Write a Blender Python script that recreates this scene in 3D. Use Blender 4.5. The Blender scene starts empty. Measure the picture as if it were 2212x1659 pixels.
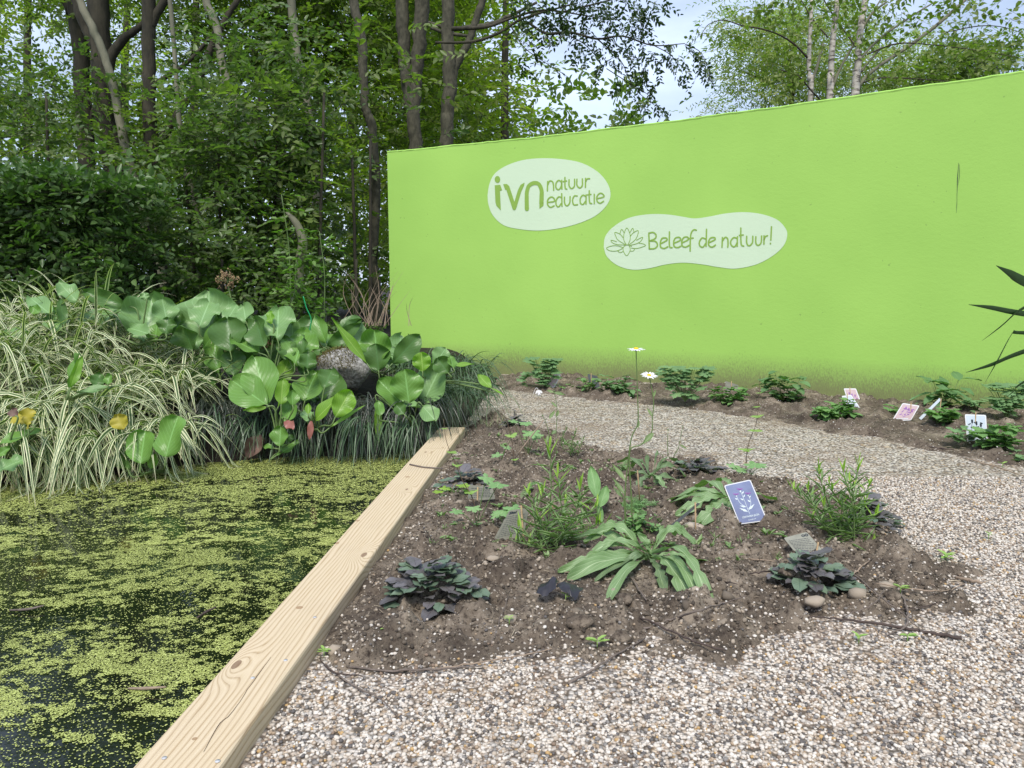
import bpy, math, random
import numpy as np
from mathutils import Vector
# ---------------------------------------------------------------- camera, world, sun, exposure
F = 1640.0; CH = 0.85; PITCH = math.atan(215.0/F)      # pixel coordinates below are on a 2212 x 1659 photograph
sc = bpy.context.scene
cam_d = bpy.data.cameras.new("camera"); cam = bpy.data.objects.new("camera", cam_d); sc.collection.objects.link(cam)
cam_d.sensor_width = 36; cam_d.lens = 36*F/2212; cam_d.clip_start = 0.05; cam_d.clip_end = 500
cam.location = (0, 0, CH); cam.rotation_euler = (math.pi/2-PITCH, 0, 0); sc.camera = cam
SUN_EL, SUN_AZ = math.radians(54), math.radians(-8)   # from behind the camera, to the left
wo = bpy.data.worlds.new("World"); sc.world = wo; wo.use_nodes = True
nt = wo.node_tree; N = nt.nodes; LK = nt.links; N.clear()
sky = N.new('ShaderNodeTexSky'); sky.sky_type = 'NISHITA'; sky.sun_disc = False
sky.sun_elevation = SUN_EL; sky.sun_rotation = math.pi - SUN_AZ; sky.air_density = 1.2; sky.dust_density = 1.0
tcw = N.new('ShaderNodeTexCoord'); mpw = N.new('ShaderNodeMapping'); mpw.inputs['Scale'].default_value = (1, 1, 2.6)
cn = N.new('ShaderNodeTexNoise'); cn.inputs['Scale'].default_value = 2.6; cn.inputs['Detail'].default_value = 6; cn.inputs['Roughness'].default_value = .55
cr = N.new('ShaderNodeValToRGB'); cr.color_ramp.elements[0].position = .34; cr.color_ramp.elements[1].position = .66
cr.color_ramp.elements[0].color = (.30, .30, .30, 1); cr.color_ramp.elements[1].color = (.97, .97, .97, 1)
mx = N.new('ShaderNodeMix'); mx.data_type = 'RGBA'
mx.inputs['B'].default_value = (9.2, 10.8, 14.4, 1)
bg = N.new('ShaderNodeBackground'); bg.inputs['Strength'].default_value = 0.06
ow = N.new('ShaderNodeOutputWorld')
LK.new(tcw.outputs['Generated'], mpw.inputs['Vector']); LK.new(mpw.outputs['Vector'], cn.inputs['Vector'])
LK.new(cn.outputs['Fac'], cr.inputs['Fac']); LK.new(cr.outputs['Color'], mx.inputs['Factor'])
LK.new(sky.outputs['Color'], mx.inputs['A']); LK.new(mx.outputs['Result'], bg.inputs['Color']); LK.new(bg.outputs['Background'], ow.inputs['Surface'])
sd_ = bpy.data.lights.new("sun", 'SUN'); sd_.energy = 2.3; sd_.angle = math.radians(18); sd_.color = (1, .95, .87)
so_ = bpy.data.objects.new("sun", sd_); sc.collection.objects.link(so_)
sdir = Vector((math.sin(SUN_AZ)*math.cos(SUN_EL), -math.cos(SUN_AZ)*math.cos(SUN_EL), math.sin(SUN_EL)))
so_.rotation_euler = sdir.to_track_quat('Z', 'Y').to_euler()
vs = sc.view_settings; vs.view_transform = 'Standard'; vs.look = 'None'; vs.gamma = 1; vs.use_curve_mapping = False
vs.exposure = 0.85
# ---------------------------------------------------------------- helpers
rng = np.random.default_rng(7)
CP, SP = math.cos(PITCH), math.sin(PITCH)
FW = np.array([0, CP, -SP]); UP = np.array([0, SP, CP]); RT = np.array([1., 0, 0]); TC = -FW
CAM = np.array([0, 0, CH])
def ray(px, py): return FW + RT*((px-1106)/F) + UP*((829.5-py)/F)
def G(px, py, z=0.0):
    d = ray(px, py); return CAM + d*((z-CH)/d[2])
def D(px, py, Y):
    d = ray(px, py); return CAM + d*(Y/d[1])
def nrm(v):
    v = np.asarray(v, float); return v/np.maximum(np.linalg.norm(v, axis=-1, keepdims=True), 1e-9)
def smooth(P, n=6):
    P = np.asarray(P, float)
    if len(P) < 3:
        t = np.linspace(0, 1, n+1)[:, None]; return P[0]*(1-t)+P[-1]*t
    Q = np.vstack([2*P[0]-P[1], P, 2*P[-1]-P[-2]]); out = []
    for i in range(1, len(Q)-2):
        for k in range(n):
            t = k/n; a, b, c, d = Q[i-1], Q[i], Q[i+1], Q[i+2]
            out.append(.5*((2*b)+(c-a)*t+(2*a-5*b+4*c-d)*t*t+(-a+3*b-3*c+d)*t**3))
    out.append(P[-1]); return np.array(out)
def _h(ix, iy, s):
    n = (ix.astype(np.int64)*374761393 + iy.astype(np.int64)*668265263 + s*144665) & 0xffffffff
    n = ((n ^ (n >> 13))*1274126177) & 0xffffffff
    return ((n ^ (n >> 16)) & 0xffff)/65535.0
def vn(x, y, s=0):
    x = np.asarray(x, float); y = np.asarray(y, float)
    ix = np.floor(x); iy = np.floor(y); fx = x-ix; fy = y-iy; fx = fx*fx*(3-2*fx); fy = fy*fy*(3-2*fy)
    a = _h(ix, iy, s); b = _h(ix+1, iy, s); c = _h(ix, iy+1, s); d = _h(ix+1, iy+1, s)
    return (a*(1-fx)+b*fx)*(1-fy)+(c*(1-fx)+d*fx)*fy
def fbm(x, y, s=0, o=4):
    r = 0; a = .5
    for k in range(o):
        r = r + a*vn(x*2**k, y*2**k, s+k*17); a *= .5
    return r/(1-.5**o)
def sstep(a, b, x):
    t = np.clip((x-a)/(b-a), 0, 1); return t*t*(3-2*t)
class MB:
    def __init__(s): s.v = []; s.f = []; s.uv = []; s.n = 0
    def add(s, V, Fc, mi=0, uv=None):
        V = np.asarray(V, float).reshape(-1, 3); Fc = np.asarray(Fc, int)
        s.v.append(V); s.uv.append(np.zeros((len(V), 2)) if uv is None else np.asarray(uv, float).reshape(-1, 2))
        s.f.append((Fc+s.n, mi)); s.n += len(V)
    def build(s, name, mats, parent=None, origin=None, flat=False):
        V = np.vstack(s.v); o = np.zeros(3) if origin is None else np.asarray(origin, float); V = V-o
        me = bpy.data.meshes.new(name); me.vertices.add(len(V)); me.vertices.foreach_set('co', V.astype(np.float32).ravel())
        idx = np.concatenate([f.ravel() for f, m in s.f]); tot = np.concatenate([np.full(len(f), f.shape[1]) for f, m in s.f])
        mi = np.concatenate([np.full(len(f), m) for f, m in s.f])
        me.loops.add(len(idx)); me.loops.foreach_set('vertex_index', idx.astype(np.int32))
        me.polygons.add(len(tot)); st = np.concatenate([[0], np.cumsum(tot)[:-1]])
        me.polygons.foreach_set('loop_start', st.astype(np.int32)); me.polygons.foreach_set('loop_total', tot.astype(np.int32))
        me.polygons.foreach_set('material_index', mi.astype(np.int32))
        me.polygons.foreach_set('use_smooth', np.full(len(tot), not flat))
        u = me.uv_layers.new(name='UVMap'); u.data.foreach_set('uv', np.vstack(s.uv)[idx].astype(np.float32).ravel())
        for m in (mats if isinstance(mats, (list, tuple)) else [mats]): me.materials.append(m)
        me.update(calc_edges=True); me.validate()
        ob = bpy.data.objects.new(name, me); sc.collection.objects.link(ob)
        if parent is not None: ob.parent = parent
        else: ob.location = o
        return ob
def tag(o, label=None, cat=None, group=None, kind=None):
    if label: o['label'] = label
    if cat: o['category'] = cat
    if group: o['group'] = group
    if kind: o['kind'] = kind
    return o
def empty(name, loc, label, cat, group=None):
    o = bpy.data.objects.new(name, None); sc.collection.objects.link(o); o.location = tuple(loc); o.empty_display_size = .1
    return tag(o, label, cat, group)
def tube(mb, P, R, seg=8, mi=0, cap=True):
    P = np.asarray(P, float); n = len(P); R = np.full(n, R, float) if np.isscalar(R) else np.interp(np.linspace(0, 1, n), np.linspace(0, 1, len(R)), R)
    T = nrm(np.gradient(P, axis=0)); a = np.array([0, 0, 1.]) if abs(T[0][2]) < .9 else np.array([1., 0, 0])
    Nn = nrm(np.cross(T[0], a)); ang = np.arange(seg)*2*math.pi/seg; V = []; L = 0; UV = []
    for i in range(n):
        Nn = nrm(Nn-T[i]*np.dot(Nn, T[i])); B = np.cross(T[i], Nn)
        V.append(P[i]+R[i]*(np.cos(ang)[:, None]*Nn+np.sin(ang)[:, None]*B))
        if i: L += np.linalg.norm(P[i]-P[i-1])
        UV += [(k/seg, L) for k in range(seg)]
    i = np.arange(n-1)[:, None]*seg; k = np.arange(seg)[None]; k2 = (k+1) % seg
    Fq = np.stack([i+k, i+k2, i+seg+k2, i+seg+k], -1).reshape(-1, 4)
    b = mb.n; mb.add(np.vstack(V), Fq, mi, UV)
    if cap:
        mb.f.append((np.arange(seg)[::-1][None]+b, mi)); mb.f.append((np.arange(seg)[None]+b+(n-1)*seg, mi))
def ribbon(mb, P, W, side, mi=0, fold=0.0, nor=None):
    """strip with a centre line; fold lifts the edges along nor"""
    P = np.asarray(P, float); n = len(P); W = np.interp(np.linspace(0, 1, n), np.linspace(0, 1, len(W)), W)[:, None]
    side = nrm(side)*np.ones((n, 3)); T = nrm(np.gradient(P, axis=0)); nr = nrm(np.cross(side, T)) if nor is None else nor
    A = P-side*W/2+nr*W*fold; C = P+side*W/2+nr*W*fold
    V = np.stack([A, P, C], 1).reshape(-1, 3); t = np.linspace(0, 1, n)
    UV = np.stack([np.stack([np.zeros(n), t], 1), np.stack([np.full(n, .5), t], 1), np.stack([np.ones(n), t], 1)], 1).reshape(-1, 2)
    i = np.arange(n-1)[:, None]*3
    mb.add(V, np.concatenate([np.concatenate([i, i+1, i+4, i+3], 1), np.concatenate([i+1, i+2, i+5, i+4], 1)]), mi, UV)
def wprof(shape, t):
    if shape == 'round': return np.sin(math.pi*t**1.12)**.62
    if shape == 'disc': return np.sin(math.pi*t**.9)**.45
    if shape == 'oval': return np.sin(math.pi*t**.95)**.72
    if shape == 'spat': return np.clip(.16+.95*np.sin(math.pi*np.clip((t-.12)/.88, 0, 1)**1.35)**.8, 0, 1)*np.where(t > .97, .55, 1)
    if shape == 'lance': return np.sin(math.pi*t**.8)**1.15
    if shape == 'heart': return np.clip(np.sin(math.pi*t**.6)**.55, 0, 1)
    if shape == 'lobed': return np.clip((.14+.9*np.sin(math.pi*np.clip((t-.1)/.9, 0, 1)**1.5)**.9)*(1-.55*(t < .7)*(.5+.5*np.sin(t*38))*(t > .12)), .03, 1)*np.where(t > .97, .4, 1)
    return np.sin(math.pi*t)
def leaf(mb, B, T, wid, nor, shape='oval', cup=.15, bend=.12, wave=.03, n=12, m=6, mi=0, seed=0, twist=0.0):
    B = np.asarray(B, float); T = np.asarray(T, float); L = np.linalg.norm(T-B); d = (T-B)/L
    nor = nrm(np.asarray(nor, float)-d*np.dot(nor, d)); s = np.cross(d, nor)
    t = np.linspace(0, 1, n+1); te = .004+t*.992; w = wprof(shape, te)*wid/2
    u = np.linspace(-1, 1, m+1); r = random.Random(seed); ph = r.random()*6; fr = 2+r.random()*3
    V = []; UV = []
    for i in range(n+1):
        tw = twist*t[i]; s2 = s*math.cos(tw)+nor*math.sin(tw); n2 = nor*math.cos(tw)-s*math.sin(tw)
        for j in range(m+1):
            x = u[j]; off = cup*wid*(.55*x*x+.45*abs(x))*min(1, t[i]*3)-bend*L*(t[i]**2)+wave*wid*math.sin(t[i]*fr*6.28/2+ph+(3 if x > 0 else 0))*abs(x)**1.5*2
            off += .014*wid*math.sin((t[i]-abs(x)*.42)*50)*abs(x)*(1-abs(x))*4
            V.append(B+d*L*t[i]+s2*x*w[i]+n2*off); UV.append(((x+1)/2, t[i]))
    i = np.arange(n)[:, None]*(m+1); j = np.arange(m)[None]
    mb.add(V, np.stack([i+j, i+j+1, i+m+2+j, i+m+1+j], -1).reshape(-1, 4), mi, UV)
def leaves6(mb, P, Dr, Nr, L, W, mi=0, fold=.12, droop=.12):
    """many small folded leaves: P base, Dr direction, Nr normal, L length, W width (arrays)"""
    Dr = nrm(Dr); Nr = nrm(Nr-Dr*np.sum(Nr*Dr, -1, keepdims=True)); S = np.cross(Dr, Nr)
    L = L[:, None]; W = W[:, None]; up = Nr*W*fold*2; dp = -Nr*L*droop
    a = P; b = P+Dr*L*.3-S*W*.42+up*.8; c = P+Dr*L*.66-S*W*.36+up*.7+dp*.5; t = P+Dr*L+dp
    e = P+Dr*L*.66+S*W*.36+up*.7+dp*.5; f = P+Dr*L*.3+S*W*.42+up*.8
    V = np.stack([a, b, c, t, e, f], 1).reshape(-1, 3); i = np.arange(len(P))[:, None]*6
    Fq = np.concatenate([np.concatenate([i+3, i+2, i+1, i], 1), np.concatenate([i, i+5, i+4, i+3], 1)])
    uv = np.tile(np.array([(.5, 0), (0, .3), (0, .7), (.5, 1), (1, .7), (1, .3)]), (len(P), 1))
    mb.add(V, Fq, mi, uv)
def rand_in_ell(r, n, c, rad, shell=.45):
    d = nrm(r.normal(size=(n, 3))); q = r.random(n)**shell; return np.asarray(c)+d*q[:, None]*np.asarray(rad), d
def sprays(mb, pos, outw, r, L, K=11, slen=.45, droop=.15, lw=.58, twig=True, hang=0.0, upn=.5, mi=0, tmi=1):
    S = len(pos); az = r.random(S)*2*math.pi
    h = np.stack([np.cos(az), np.sin(az), r.normal(size=S)*.25], 1)
    d = nrm(h+outw*.8+np.array([0, 0, -hang])); nr = nrm(np.array([0, 0, 1.])+r.normal(size=(S, 3))*upn+outw*.15)
    nr = nrm(nr-d*np.sum(nr*d, -1, keepdims=True)); s = np.cross(d, nr); sl = slen*(.6+.8*r.random(S))
    t = (np.arange(K)+.5)/K; sg = np.where(np.arange(K) % 2, 1., -1.)
    P = pos[:, None]+d[:, None]*(sl[:, None]*t)[..., None]-nr[:, None]*(sl[:, None]*droop*t**2)[..., None]
    dd = d[:, None]*.75+s[:, None]*sg[None, :, None]*.8+r.normal(size=(S, K, 3))*.22
    nn = nr[:, None]+r.normal(size=(S, K, 3))*.38; ll = L*(.65+.6*r.random((S, K)))
    leaves6(mb, P.reshape(-1, 3), dd.reshape(-1, 3), nn.reshape(-1, 3), ll.ravel(), ll.ravel()*lw*(.85+.3*r.random(S*K)), mi)
    if twig:
        w = .0035*(slen/.45); e = pos+d*sl[:, None]-nr*(sl*droop)[:, None]
        V = np.stack([pos-s*w, pos+s*w, pos+nr*w*1.5, e], 1).reshape(-1, 3); i = np.arange(S)[:, None]*4
        mb.add(V, np.concatenate([i+np.array([[0, 1, 3]]), i+np.array([[1, 2, 3]]), i+np.array([[2, 0, 3]])]), tmi)
def crown(mb, ells, nclus, per, L, seed, sig=.3, **kw):
    r = np.random.default_rng(seed); vol = np.array([np.prod(np.asarray(e[1]))**.67 for e in ells]); vol = vol/vol.sum()
    for (c, rad), v in zip(ells, vol):
        k = max(2, int(nclus*v)); cc, dd = rand_in_ell(r, k, c, rad)
        pos = np.repeat(cc, per, 0)+r.normal(size=(k*per, 3))*sig*np.array([1, 1, .55])
        w_ = (pos[:, 0] < WX0-.6) | (pos[:, 1] > np.polyval(wc, np.clip(pos[:, 0], WX0, WX1))+.85) | (pos[:, 2] > 2.8); pos = pos[w_]
        if len(pos) == 0: continue
        outw = nrm(pos-np.asarray(c)); sprays(mb, pos, outw, r, L, **kw)
# ---------------------------------------------------------------- materials
def newmat(name):
    m = bpy.data.materials.new(name); m.use_nodes = True; t = m.node_tree; t.nodes.clear()
    o = t.nodes.new('ShaderNodeOutputMaterial'); b = t.nodes.new('ShaderNodeBsdfPrincipled'); t.links.new(b.outputs[0], o.inputs[0])
    return m, t, b, o
def nd(t, typ, **kw):
    n = t.nodes.new(typ)
    for k, v in kw.items():
        if k.startswith('i_'): n.inputs[k[2:].replace('_', ' ')].default_value = v
        else: setattr(n, k, v)
    return n
def lk(t, a, b): t.links.new(a, b)
def math_(t, op, a, b=None, c=None, clamp=False):
    n = t.nodes.new('ShaderNodeMath'); n.operation = op; n.use_clamp = clamp
    for i, x in enumerate((a, b, c)):
        if x is None: continue
        if isinstance(x, (int, float)): n.inputs[i].default_value = x
        else: t.links.new(x, n.inputs[i])
    return n.outputs[0]
def ramp(t, fac, stops, interp='LINEAR'):
    n = t.nodes.new('ShaderNodeValToRGB'); e = n.color_ramp; e.interpolation = interp
    while len(e.elements) < len(stops): e.elements.new(.5)
    for x, (p, c) in zip(e.elements, stops): x.position = p; x.color = (*c, 1) if len(c) == 3 else c
    t.links.new(fac, n.inputs[0]); return n.outputs[0]
def mixc(t, f, a, b, bt='MIX'):
    n = t.nodes.new('ShaderNodeMix'); n.data_type = 'RGBA'; n.blend_type = bt
    for k, x in (('Factor', f), ('A', a), ('B', b)):
        if isinstance(x, (int, float)): n.inputs[k].default_value = x
        elif isinstance(x, tuple): n.inputs[k].default_value = (*x, 1)
        else: t.links.new(x, n.inputs[k])
    return n.outputs['Result']
def noise(t, scale, detail=4, rough=.55, vec=None, msc=None):
    if vec is None: vec = t.nodes.new('ShaderNodeTexCoord').outputs['Object']
    if msc:
        mp = t.nodes.new('ShaderNodeMapping'); mp.inputs['Scale'].default_value = msc; t.links.new(vec, mp.inputs[0]); vec = mp.outputs[0]
    n = t.nodes.new('ShaderNodeTexNoise'); n.inputs['Scale'].default_value = scale; n.inputs['Detail'].default_value = detail; n.inputs['Roughness'].default_value = rough
    t.links.new(vec, n.inputs['Vector']); return n.outputs['Fac']
def bump(t, b, h, st=.3, dist=.01):
    n = t.nodes.new('ShaderNodeBump'); n.inputs['Strength'].default_value = st; n.inputs['Distance'].default_value = dist
    t.links.new(h, n.inputs['Height']); t.links.new(n.outputs[0], b.inputs['Normal']); return n
def leafmat(name, c1, c2, rough=.45, trans=.3, tcol=None, spec=.4, edge=None, veins=None, tipcol=None):
    m, t, b, o = newmat(name); g = nd(t, 'ShaderNodeNewGeometry')
    col = ramp(t, g.outputs['Random Per Island'], [(0, c1), (1, c2)])
    nf = noise(t, 9, 3); col = mixc(t, math_(t, 'MULTIPLY', nf, .45), col, tuple(x*.45 for x in c1))
    uv = nd(t, 'ShaderNodeUVMap'); sp = nd(t, 'ShaderNodeSeparateXYZ'); lk(t, uv.outputs[0], sp.inputs[0])
    a = math_(t, 'ABSOLUTE', math_(t, 'SUBTRACT', sp.outputs['X'], .5))
    if edge: col = mixc(t, math_(t, 'MULTIPLY', math_(t, 'GREATER_THAN', a, edge[1]), edge[2] if len(edge) > 2 else .95), col, edge[0])
    if veins:
        mid = math_(t, 'LESS_THAN', a, .022)
        ph = math_(t, 'MULTIPLY', math_(t, 'SUBTRACT', sp.outputs['Y'], math_(t, 'MULTIPLY', a, .9)), veins[1])
        fr = math_(t, 'ABSOLUTE', math_(t, 'SUBTRACT', math_(t, 'FRACT', ph), .5))
        lat = math_(t, 'LESS_THAN', fr, .05)
        col = mixc(t, math_(t, 'MULTIPLY', math_(t, 'MAXIMUM', mid, math_(t, 'MULTIPLY', lat, .6)), .7), col, veins[0])
        bump(t, b, math_(t, 'ADD', math_(t, 'MULTIPLY', fr, 1.0), math_(t, 'MULTIPLY', noise(t, 60, 3), .8)), .22, .004)
    if tipcol: col = mixc(t, ramp(t, sp.outputs['Y'], [(tipcol[1], (0, 0, 0)), (min(1, tipcol[1]+.12), (1, 1, 1))]), col, tipcol[0])
    lk(t, col, b.inputs['Base Color']); b.inputs['Roughness'].default_value = rough; b.inputs['Specular IOR Level'].default_value = spec
    if trans > 0:
        tr = nd(t, 'ShaderNodeBsdfTranslucent'); ms = nd(t, 'ShaderNodeMixShader'); ms.inputs[0].default_value = trans
        tc = mixc(t, 1.0, col, tcol or (1.0, 1.5, .35), 'MULTIPLY'); n2 = tc.node; lk(t, tc, tr.inputs[0])
        lk(t, b.outputs[0], ms.inputs[1]); lk(t, tr.outputs[0], ms.inputs[2]); lk(t, ms.outputs[0], o.inputs[0])
    return m
def plain(name, c1, c2=None, sc_=20, rough=.8, bst=.2, bd=.004, island=False, spec=.3, detail=5, msc=None):
    m, t, b, o = newmat(name); c2 = c2 or tuple(x*.6 for x in c1)
    nf = noise(t, sc_, detail, .6, msc=msc)
    col = ramp(t, nf, [(.3, c1), (.7, c2)])
    if island:
        g = nd(t, 'ShaderNodeNewGeometry'); col = mixc(t, math_(t, 'MULTIPLY', g.outputs['Random Per Island'], .7), col, c2)
    lk(t, col, b.inputs['Base Color']); b.inputs['Roughness'].default_value = rough; b.inputs['Specular IOR Level'].default_value = spec
    bump(t, b, nf, bst, bd); return m
M = {}
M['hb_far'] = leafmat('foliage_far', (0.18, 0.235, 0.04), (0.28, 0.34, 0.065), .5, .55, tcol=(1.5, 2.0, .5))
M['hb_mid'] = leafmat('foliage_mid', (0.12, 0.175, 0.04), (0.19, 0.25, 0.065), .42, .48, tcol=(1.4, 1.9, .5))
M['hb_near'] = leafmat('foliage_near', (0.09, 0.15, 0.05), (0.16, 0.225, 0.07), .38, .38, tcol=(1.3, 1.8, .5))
M['hb_lite'] = leafmat('foliage_sapling', (0.14, 0.25, 0.06), (0.2, 0.33, 0.08), .45, .4)
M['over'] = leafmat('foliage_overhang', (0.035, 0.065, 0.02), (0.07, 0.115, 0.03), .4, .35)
M['hedge'] = leafmat('foliage_hedge', (0.08, 0.15, 0.045), (0.14, 0.225, 0.07), .36, .3)
M['birch'] = leafmat('foliage_birch', (0.17, 0.22, 0.05), (0.26, 0.33, 0.08), .42, .42)
M['willow'] = leafmat('foliage_willow', (0.32, 0.37, 0.11), (0.42, 0.46, 0.17), .5, .45)
M['berg'] = leafmat('bergenia_leaf', (0.11, 0.24, 0.045), (0.175, 0.33, 0.065), .33, .2, spec=.32, veins=((.22, .42, .13), 8))
M['berg_d'] = leafmat('bergenia_leaf_dark', (0.065, 0.145, 0.035), (0.11, 0.21, 0.05), .36, .2, spec=.32, veins=((.09, .2, .06), 8))
M['berg_p'] = leafmat('bergenia_leaf_pale', (0.15, 0.28, 0.09), (0.21, 0.35, 0.13), .38, .12, spec=.32, veins=((.28, .44, .21), 9))
M['berg_y'] = leafmat('bergenia_leaf_bright', (.17, .34, .035), (.23, .42, .05), .38, .35, spec=.45, veins=((.4, .55, .15), 9))
M['berg_r'] = leafmat('bergenia_leaf_red', (.30, .10, .08), (.36, .15, .12), .45, .2)
M['berg_yl'] = leafmat('leaf_yellow', (.42, .38, .04), (.5, .42, .06), .5, .3, tcol=(1, 1, .5))
M['dead'] = plain('dead_leaf', (.17, .11, .085), (.07, .04, .03), 30, .6, .4)
M['sedge'] = leafmat('sedge_blade', (0.065, 0.12, 0.04), (0.11, 0.18, 0.055), .45, .25, edge=((.74, .73, .47), .27), tipcol=((.4, .33, .22), .9))
M['mondo'] = leafmat('mondo_blade', (0.028, 0.038, 0.026), (0.075, 0.09, 0.06), .33, .1, spec=.5)
M['mondog'] = leafmat('mondo_blade_green', (0.05, 0.1, 0.045), (0.11, 0.18, 0.075), .38, .15, spec=.5)
M['bark_d'] = plain('bark_dark', (.06, .053, .035), (.022, .021, .015), 14, .9, .8, .02, msc=(1, 1, .3))
M['bark_g'] = plain('bark_grey', (.21, .20, .14), (.095, .10, .065), 9, .85, .6, .012, msc=(1, 1, .4))
M['bark_m'] = plain('bark_lichen', (.095, .088, .06), (.03, .03, .02), 26, .9, .8, .012, detail=8, msc=(1, 1, .6))
M['twigm'] = plain('twig_bark', (.07, .055, .04), (.03, .025, .02), 40, .85, .3)
M['stalk'] = leafmat('stalk', (.14, .22, .07), (.2, .28, .1), .5, .1)
M['soil_w'] = plain('bank_soil', (.03, .022, .016), (.012, .01, .008), 18, .95, .8, .02)
def birch_bark():
    m, t, b, o = newmat('bark_birch'); a = noise(t, 7, 6, .65, msc=(1, 1, 3.5)); c = noise(t, 3, 3)
    col = ramp(t, a, [(.40, (.05, .045, .04)), (.47, (.42, .38, .33)), (.7, (.66, .62, .56))])
    lk(t, mixc(t, math_(t, 'MULTIPLY', c, .3), col, (.3, .24, .18)), b.inputs['Base Color']); b.inputs['Roughness'].default_value = .75; bump(t, b, a, .5, .006); return m
M['birchbark'] = birch_bark()
def wallmat(name, base, var, dirt=True):
    m, t, b, o = newmat(name); tc = nd(t, 'ShaderNodeTexCoord'); v = tc.outputs['Object']
    big = noise(t, 1.1, 3, .5, v); col = mixc(t, ramp(t, big, [(.35, (0, 0, 0)), (.7, (1, 1, 1))]), base, var)
    sp = nd(t, 'ShaderNodeSeparateXYZ'); lk(t, v, sp.inputs[0]); z = sp.outputs['Z']
    fine = noise(t, 95, 4, .6, v, (1, 1, 1)); st = noise(t, 42, 6, .75, v, (4.5, 4.5, 1.1))
    if dirt:
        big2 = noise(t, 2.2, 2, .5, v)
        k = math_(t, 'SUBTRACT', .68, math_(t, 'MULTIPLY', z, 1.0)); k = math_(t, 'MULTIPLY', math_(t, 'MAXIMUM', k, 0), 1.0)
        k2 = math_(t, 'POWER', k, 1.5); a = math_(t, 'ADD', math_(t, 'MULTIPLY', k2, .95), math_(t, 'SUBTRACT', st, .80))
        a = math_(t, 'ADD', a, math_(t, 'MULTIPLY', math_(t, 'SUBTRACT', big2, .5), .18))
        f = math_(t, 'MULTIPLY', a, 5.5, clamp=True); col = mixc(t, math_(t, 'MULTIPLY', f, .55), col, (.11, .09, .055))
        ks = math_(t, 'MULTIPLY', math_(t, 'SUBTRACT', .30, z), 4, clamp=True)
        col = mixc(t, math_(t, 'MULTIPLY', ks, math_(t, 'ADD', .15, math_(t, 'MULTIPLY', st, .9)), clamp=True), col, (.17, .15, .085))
        sk = noise(t, 30, 2, .5, v); col = mixc(t, math_(t, 'MULTIPLY', math_(t, 'GREATER_THAN', sk, .755), .35), col, (.1, .12, .05))
    lk(t, col, b.inputs['Base Color']); b.inputs['Roughness'].default_value = .75; b.inputs['Specular IOR Level'].default_value = .25
    h = math_(t, 'ADD', math_(t, 'MULTIPLY', fine, 1.0), math_(t, 'MULTIPLY', noise(t, 24, 3, .5, v, (1, 1, 1.8)), 1.2)); bump(t, b, h, .14, .005)
    return m
M['wall'] = wallmat('wall_green_render', (.33, .56, .115), (.29, .505, .10))
M['logo'] = wallmat('logo_pale_paint', (.55, .68, .48), (.52, .65, .46), False)
M['letter'] = wallmat('lettering_green_paint', (.235, .385, .07), (.22, .37, .07), False)
def soilmat():
    m, t, b, o = newmat('soil'); tc = nd(t, 'ShaderNodeTexCoord'); v = tc.outputs['Object']
    a = noise(t, 7, 8, .65, v); c = noise(t, 70, 6, .7, v)
    col = ramp(t, a, [(.3, (.06, .047, .036)), (.5, (.14, .112, .084)), (.66, (.28, .23, .175))])
    col = mixc(t, ramp(t, c, [(.34, (1, 1, 1)), (.5, (0, 0, 0))]), col, (.04, .03, .024))
    vo = nd(t, 'ShaderNodeTexVoronoi'); vo.inputs['Scale'].default_value = 130; lk(t, v, vo.inputs['Vector'])
    sp = nd(t, 'ShaderNodeSeparateXYZ'); lk(t, vo.outputs['Color'], sp.inputs[0])
    dd = math_(t, 'MULTIPLY', math_(t, 'GREATER_THAN', sp.outputs[0], .93), math_(t, 'LESS_THAN', vo.outputs['Distance'], .42))
    col = mixc(t, dd, col, (.38, .34, .29))
    lk(t, col, b.inputs['Base Color']); b.inputs['Roughness'].default_value = .95; b.inputs['Specular IOR Level'].default_value = .15
    bump(t, b, math_(t, 'ADD', c, a), .9, .012); return m
M['soil'] = soilmat()
STONE = [(0, (.62, .555, .475)), (.24, (.45, .375, .295)), (.38, (.22, .205, .19)), (.47, (.69, .635, .56)), (.64, (.36, .27, .185)), (.73, (.10, .092, .09)), (.83, (.22, .155, .11)), (.88, (.5, .46, .41)), (.97, (.46, .30, .13))]
def gravelmat():
    m, t, b, o = newmat('gravel_ground'); tc = nd(t, 'ShaderNodeTexCoord'); v = tc.outputs['Object']
    def vor(s):
        vo = nd(t, 'ShaderNodeTexVoronoi'); vo.inputs['Scale'].default_value = s; lk(t, v, vo.inputs['Vector'])
        sp = nd(t, 'ShaderNodeSeparateXYZ'); lk(t, vo.outputs['Color'], sp.inputs[0]); return vo.outputs['Distance'], sp.outputs[0]
    d1, c1 = vor(95); d2, c2 = vor(38)
    col = ramp(t, c1, STONE, 'CONSTANT'); col = mixc(t, .42, col, ramp(t, c2, STONE, 'CONSTANT'))
    col = mixc(t, ramp(t, d1, [(.4, (0, 0, 0)), (.75, (1, 1, 1))]), col, (.1, .08, .06))
    big = noise(t, 1.4, 4, .6, v, (1, 2.2, 1)); col = mixc(t, ramp(t, big, [(.5, (0, 0, 0)), (.66, (.5, .5, .5))]), col, (.2, .14, .095))
    lk(t, col, b.inputs['Base Color']); b.inputs['Roughness'].default_value = .8; b.inputs['Specular IOR Level'].default_value = .25
    bump(t, b, math_(t, 'SUBTRACT', 1, d1), .8, .008); return m
M['gravel'] = gravelmat()
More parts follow.
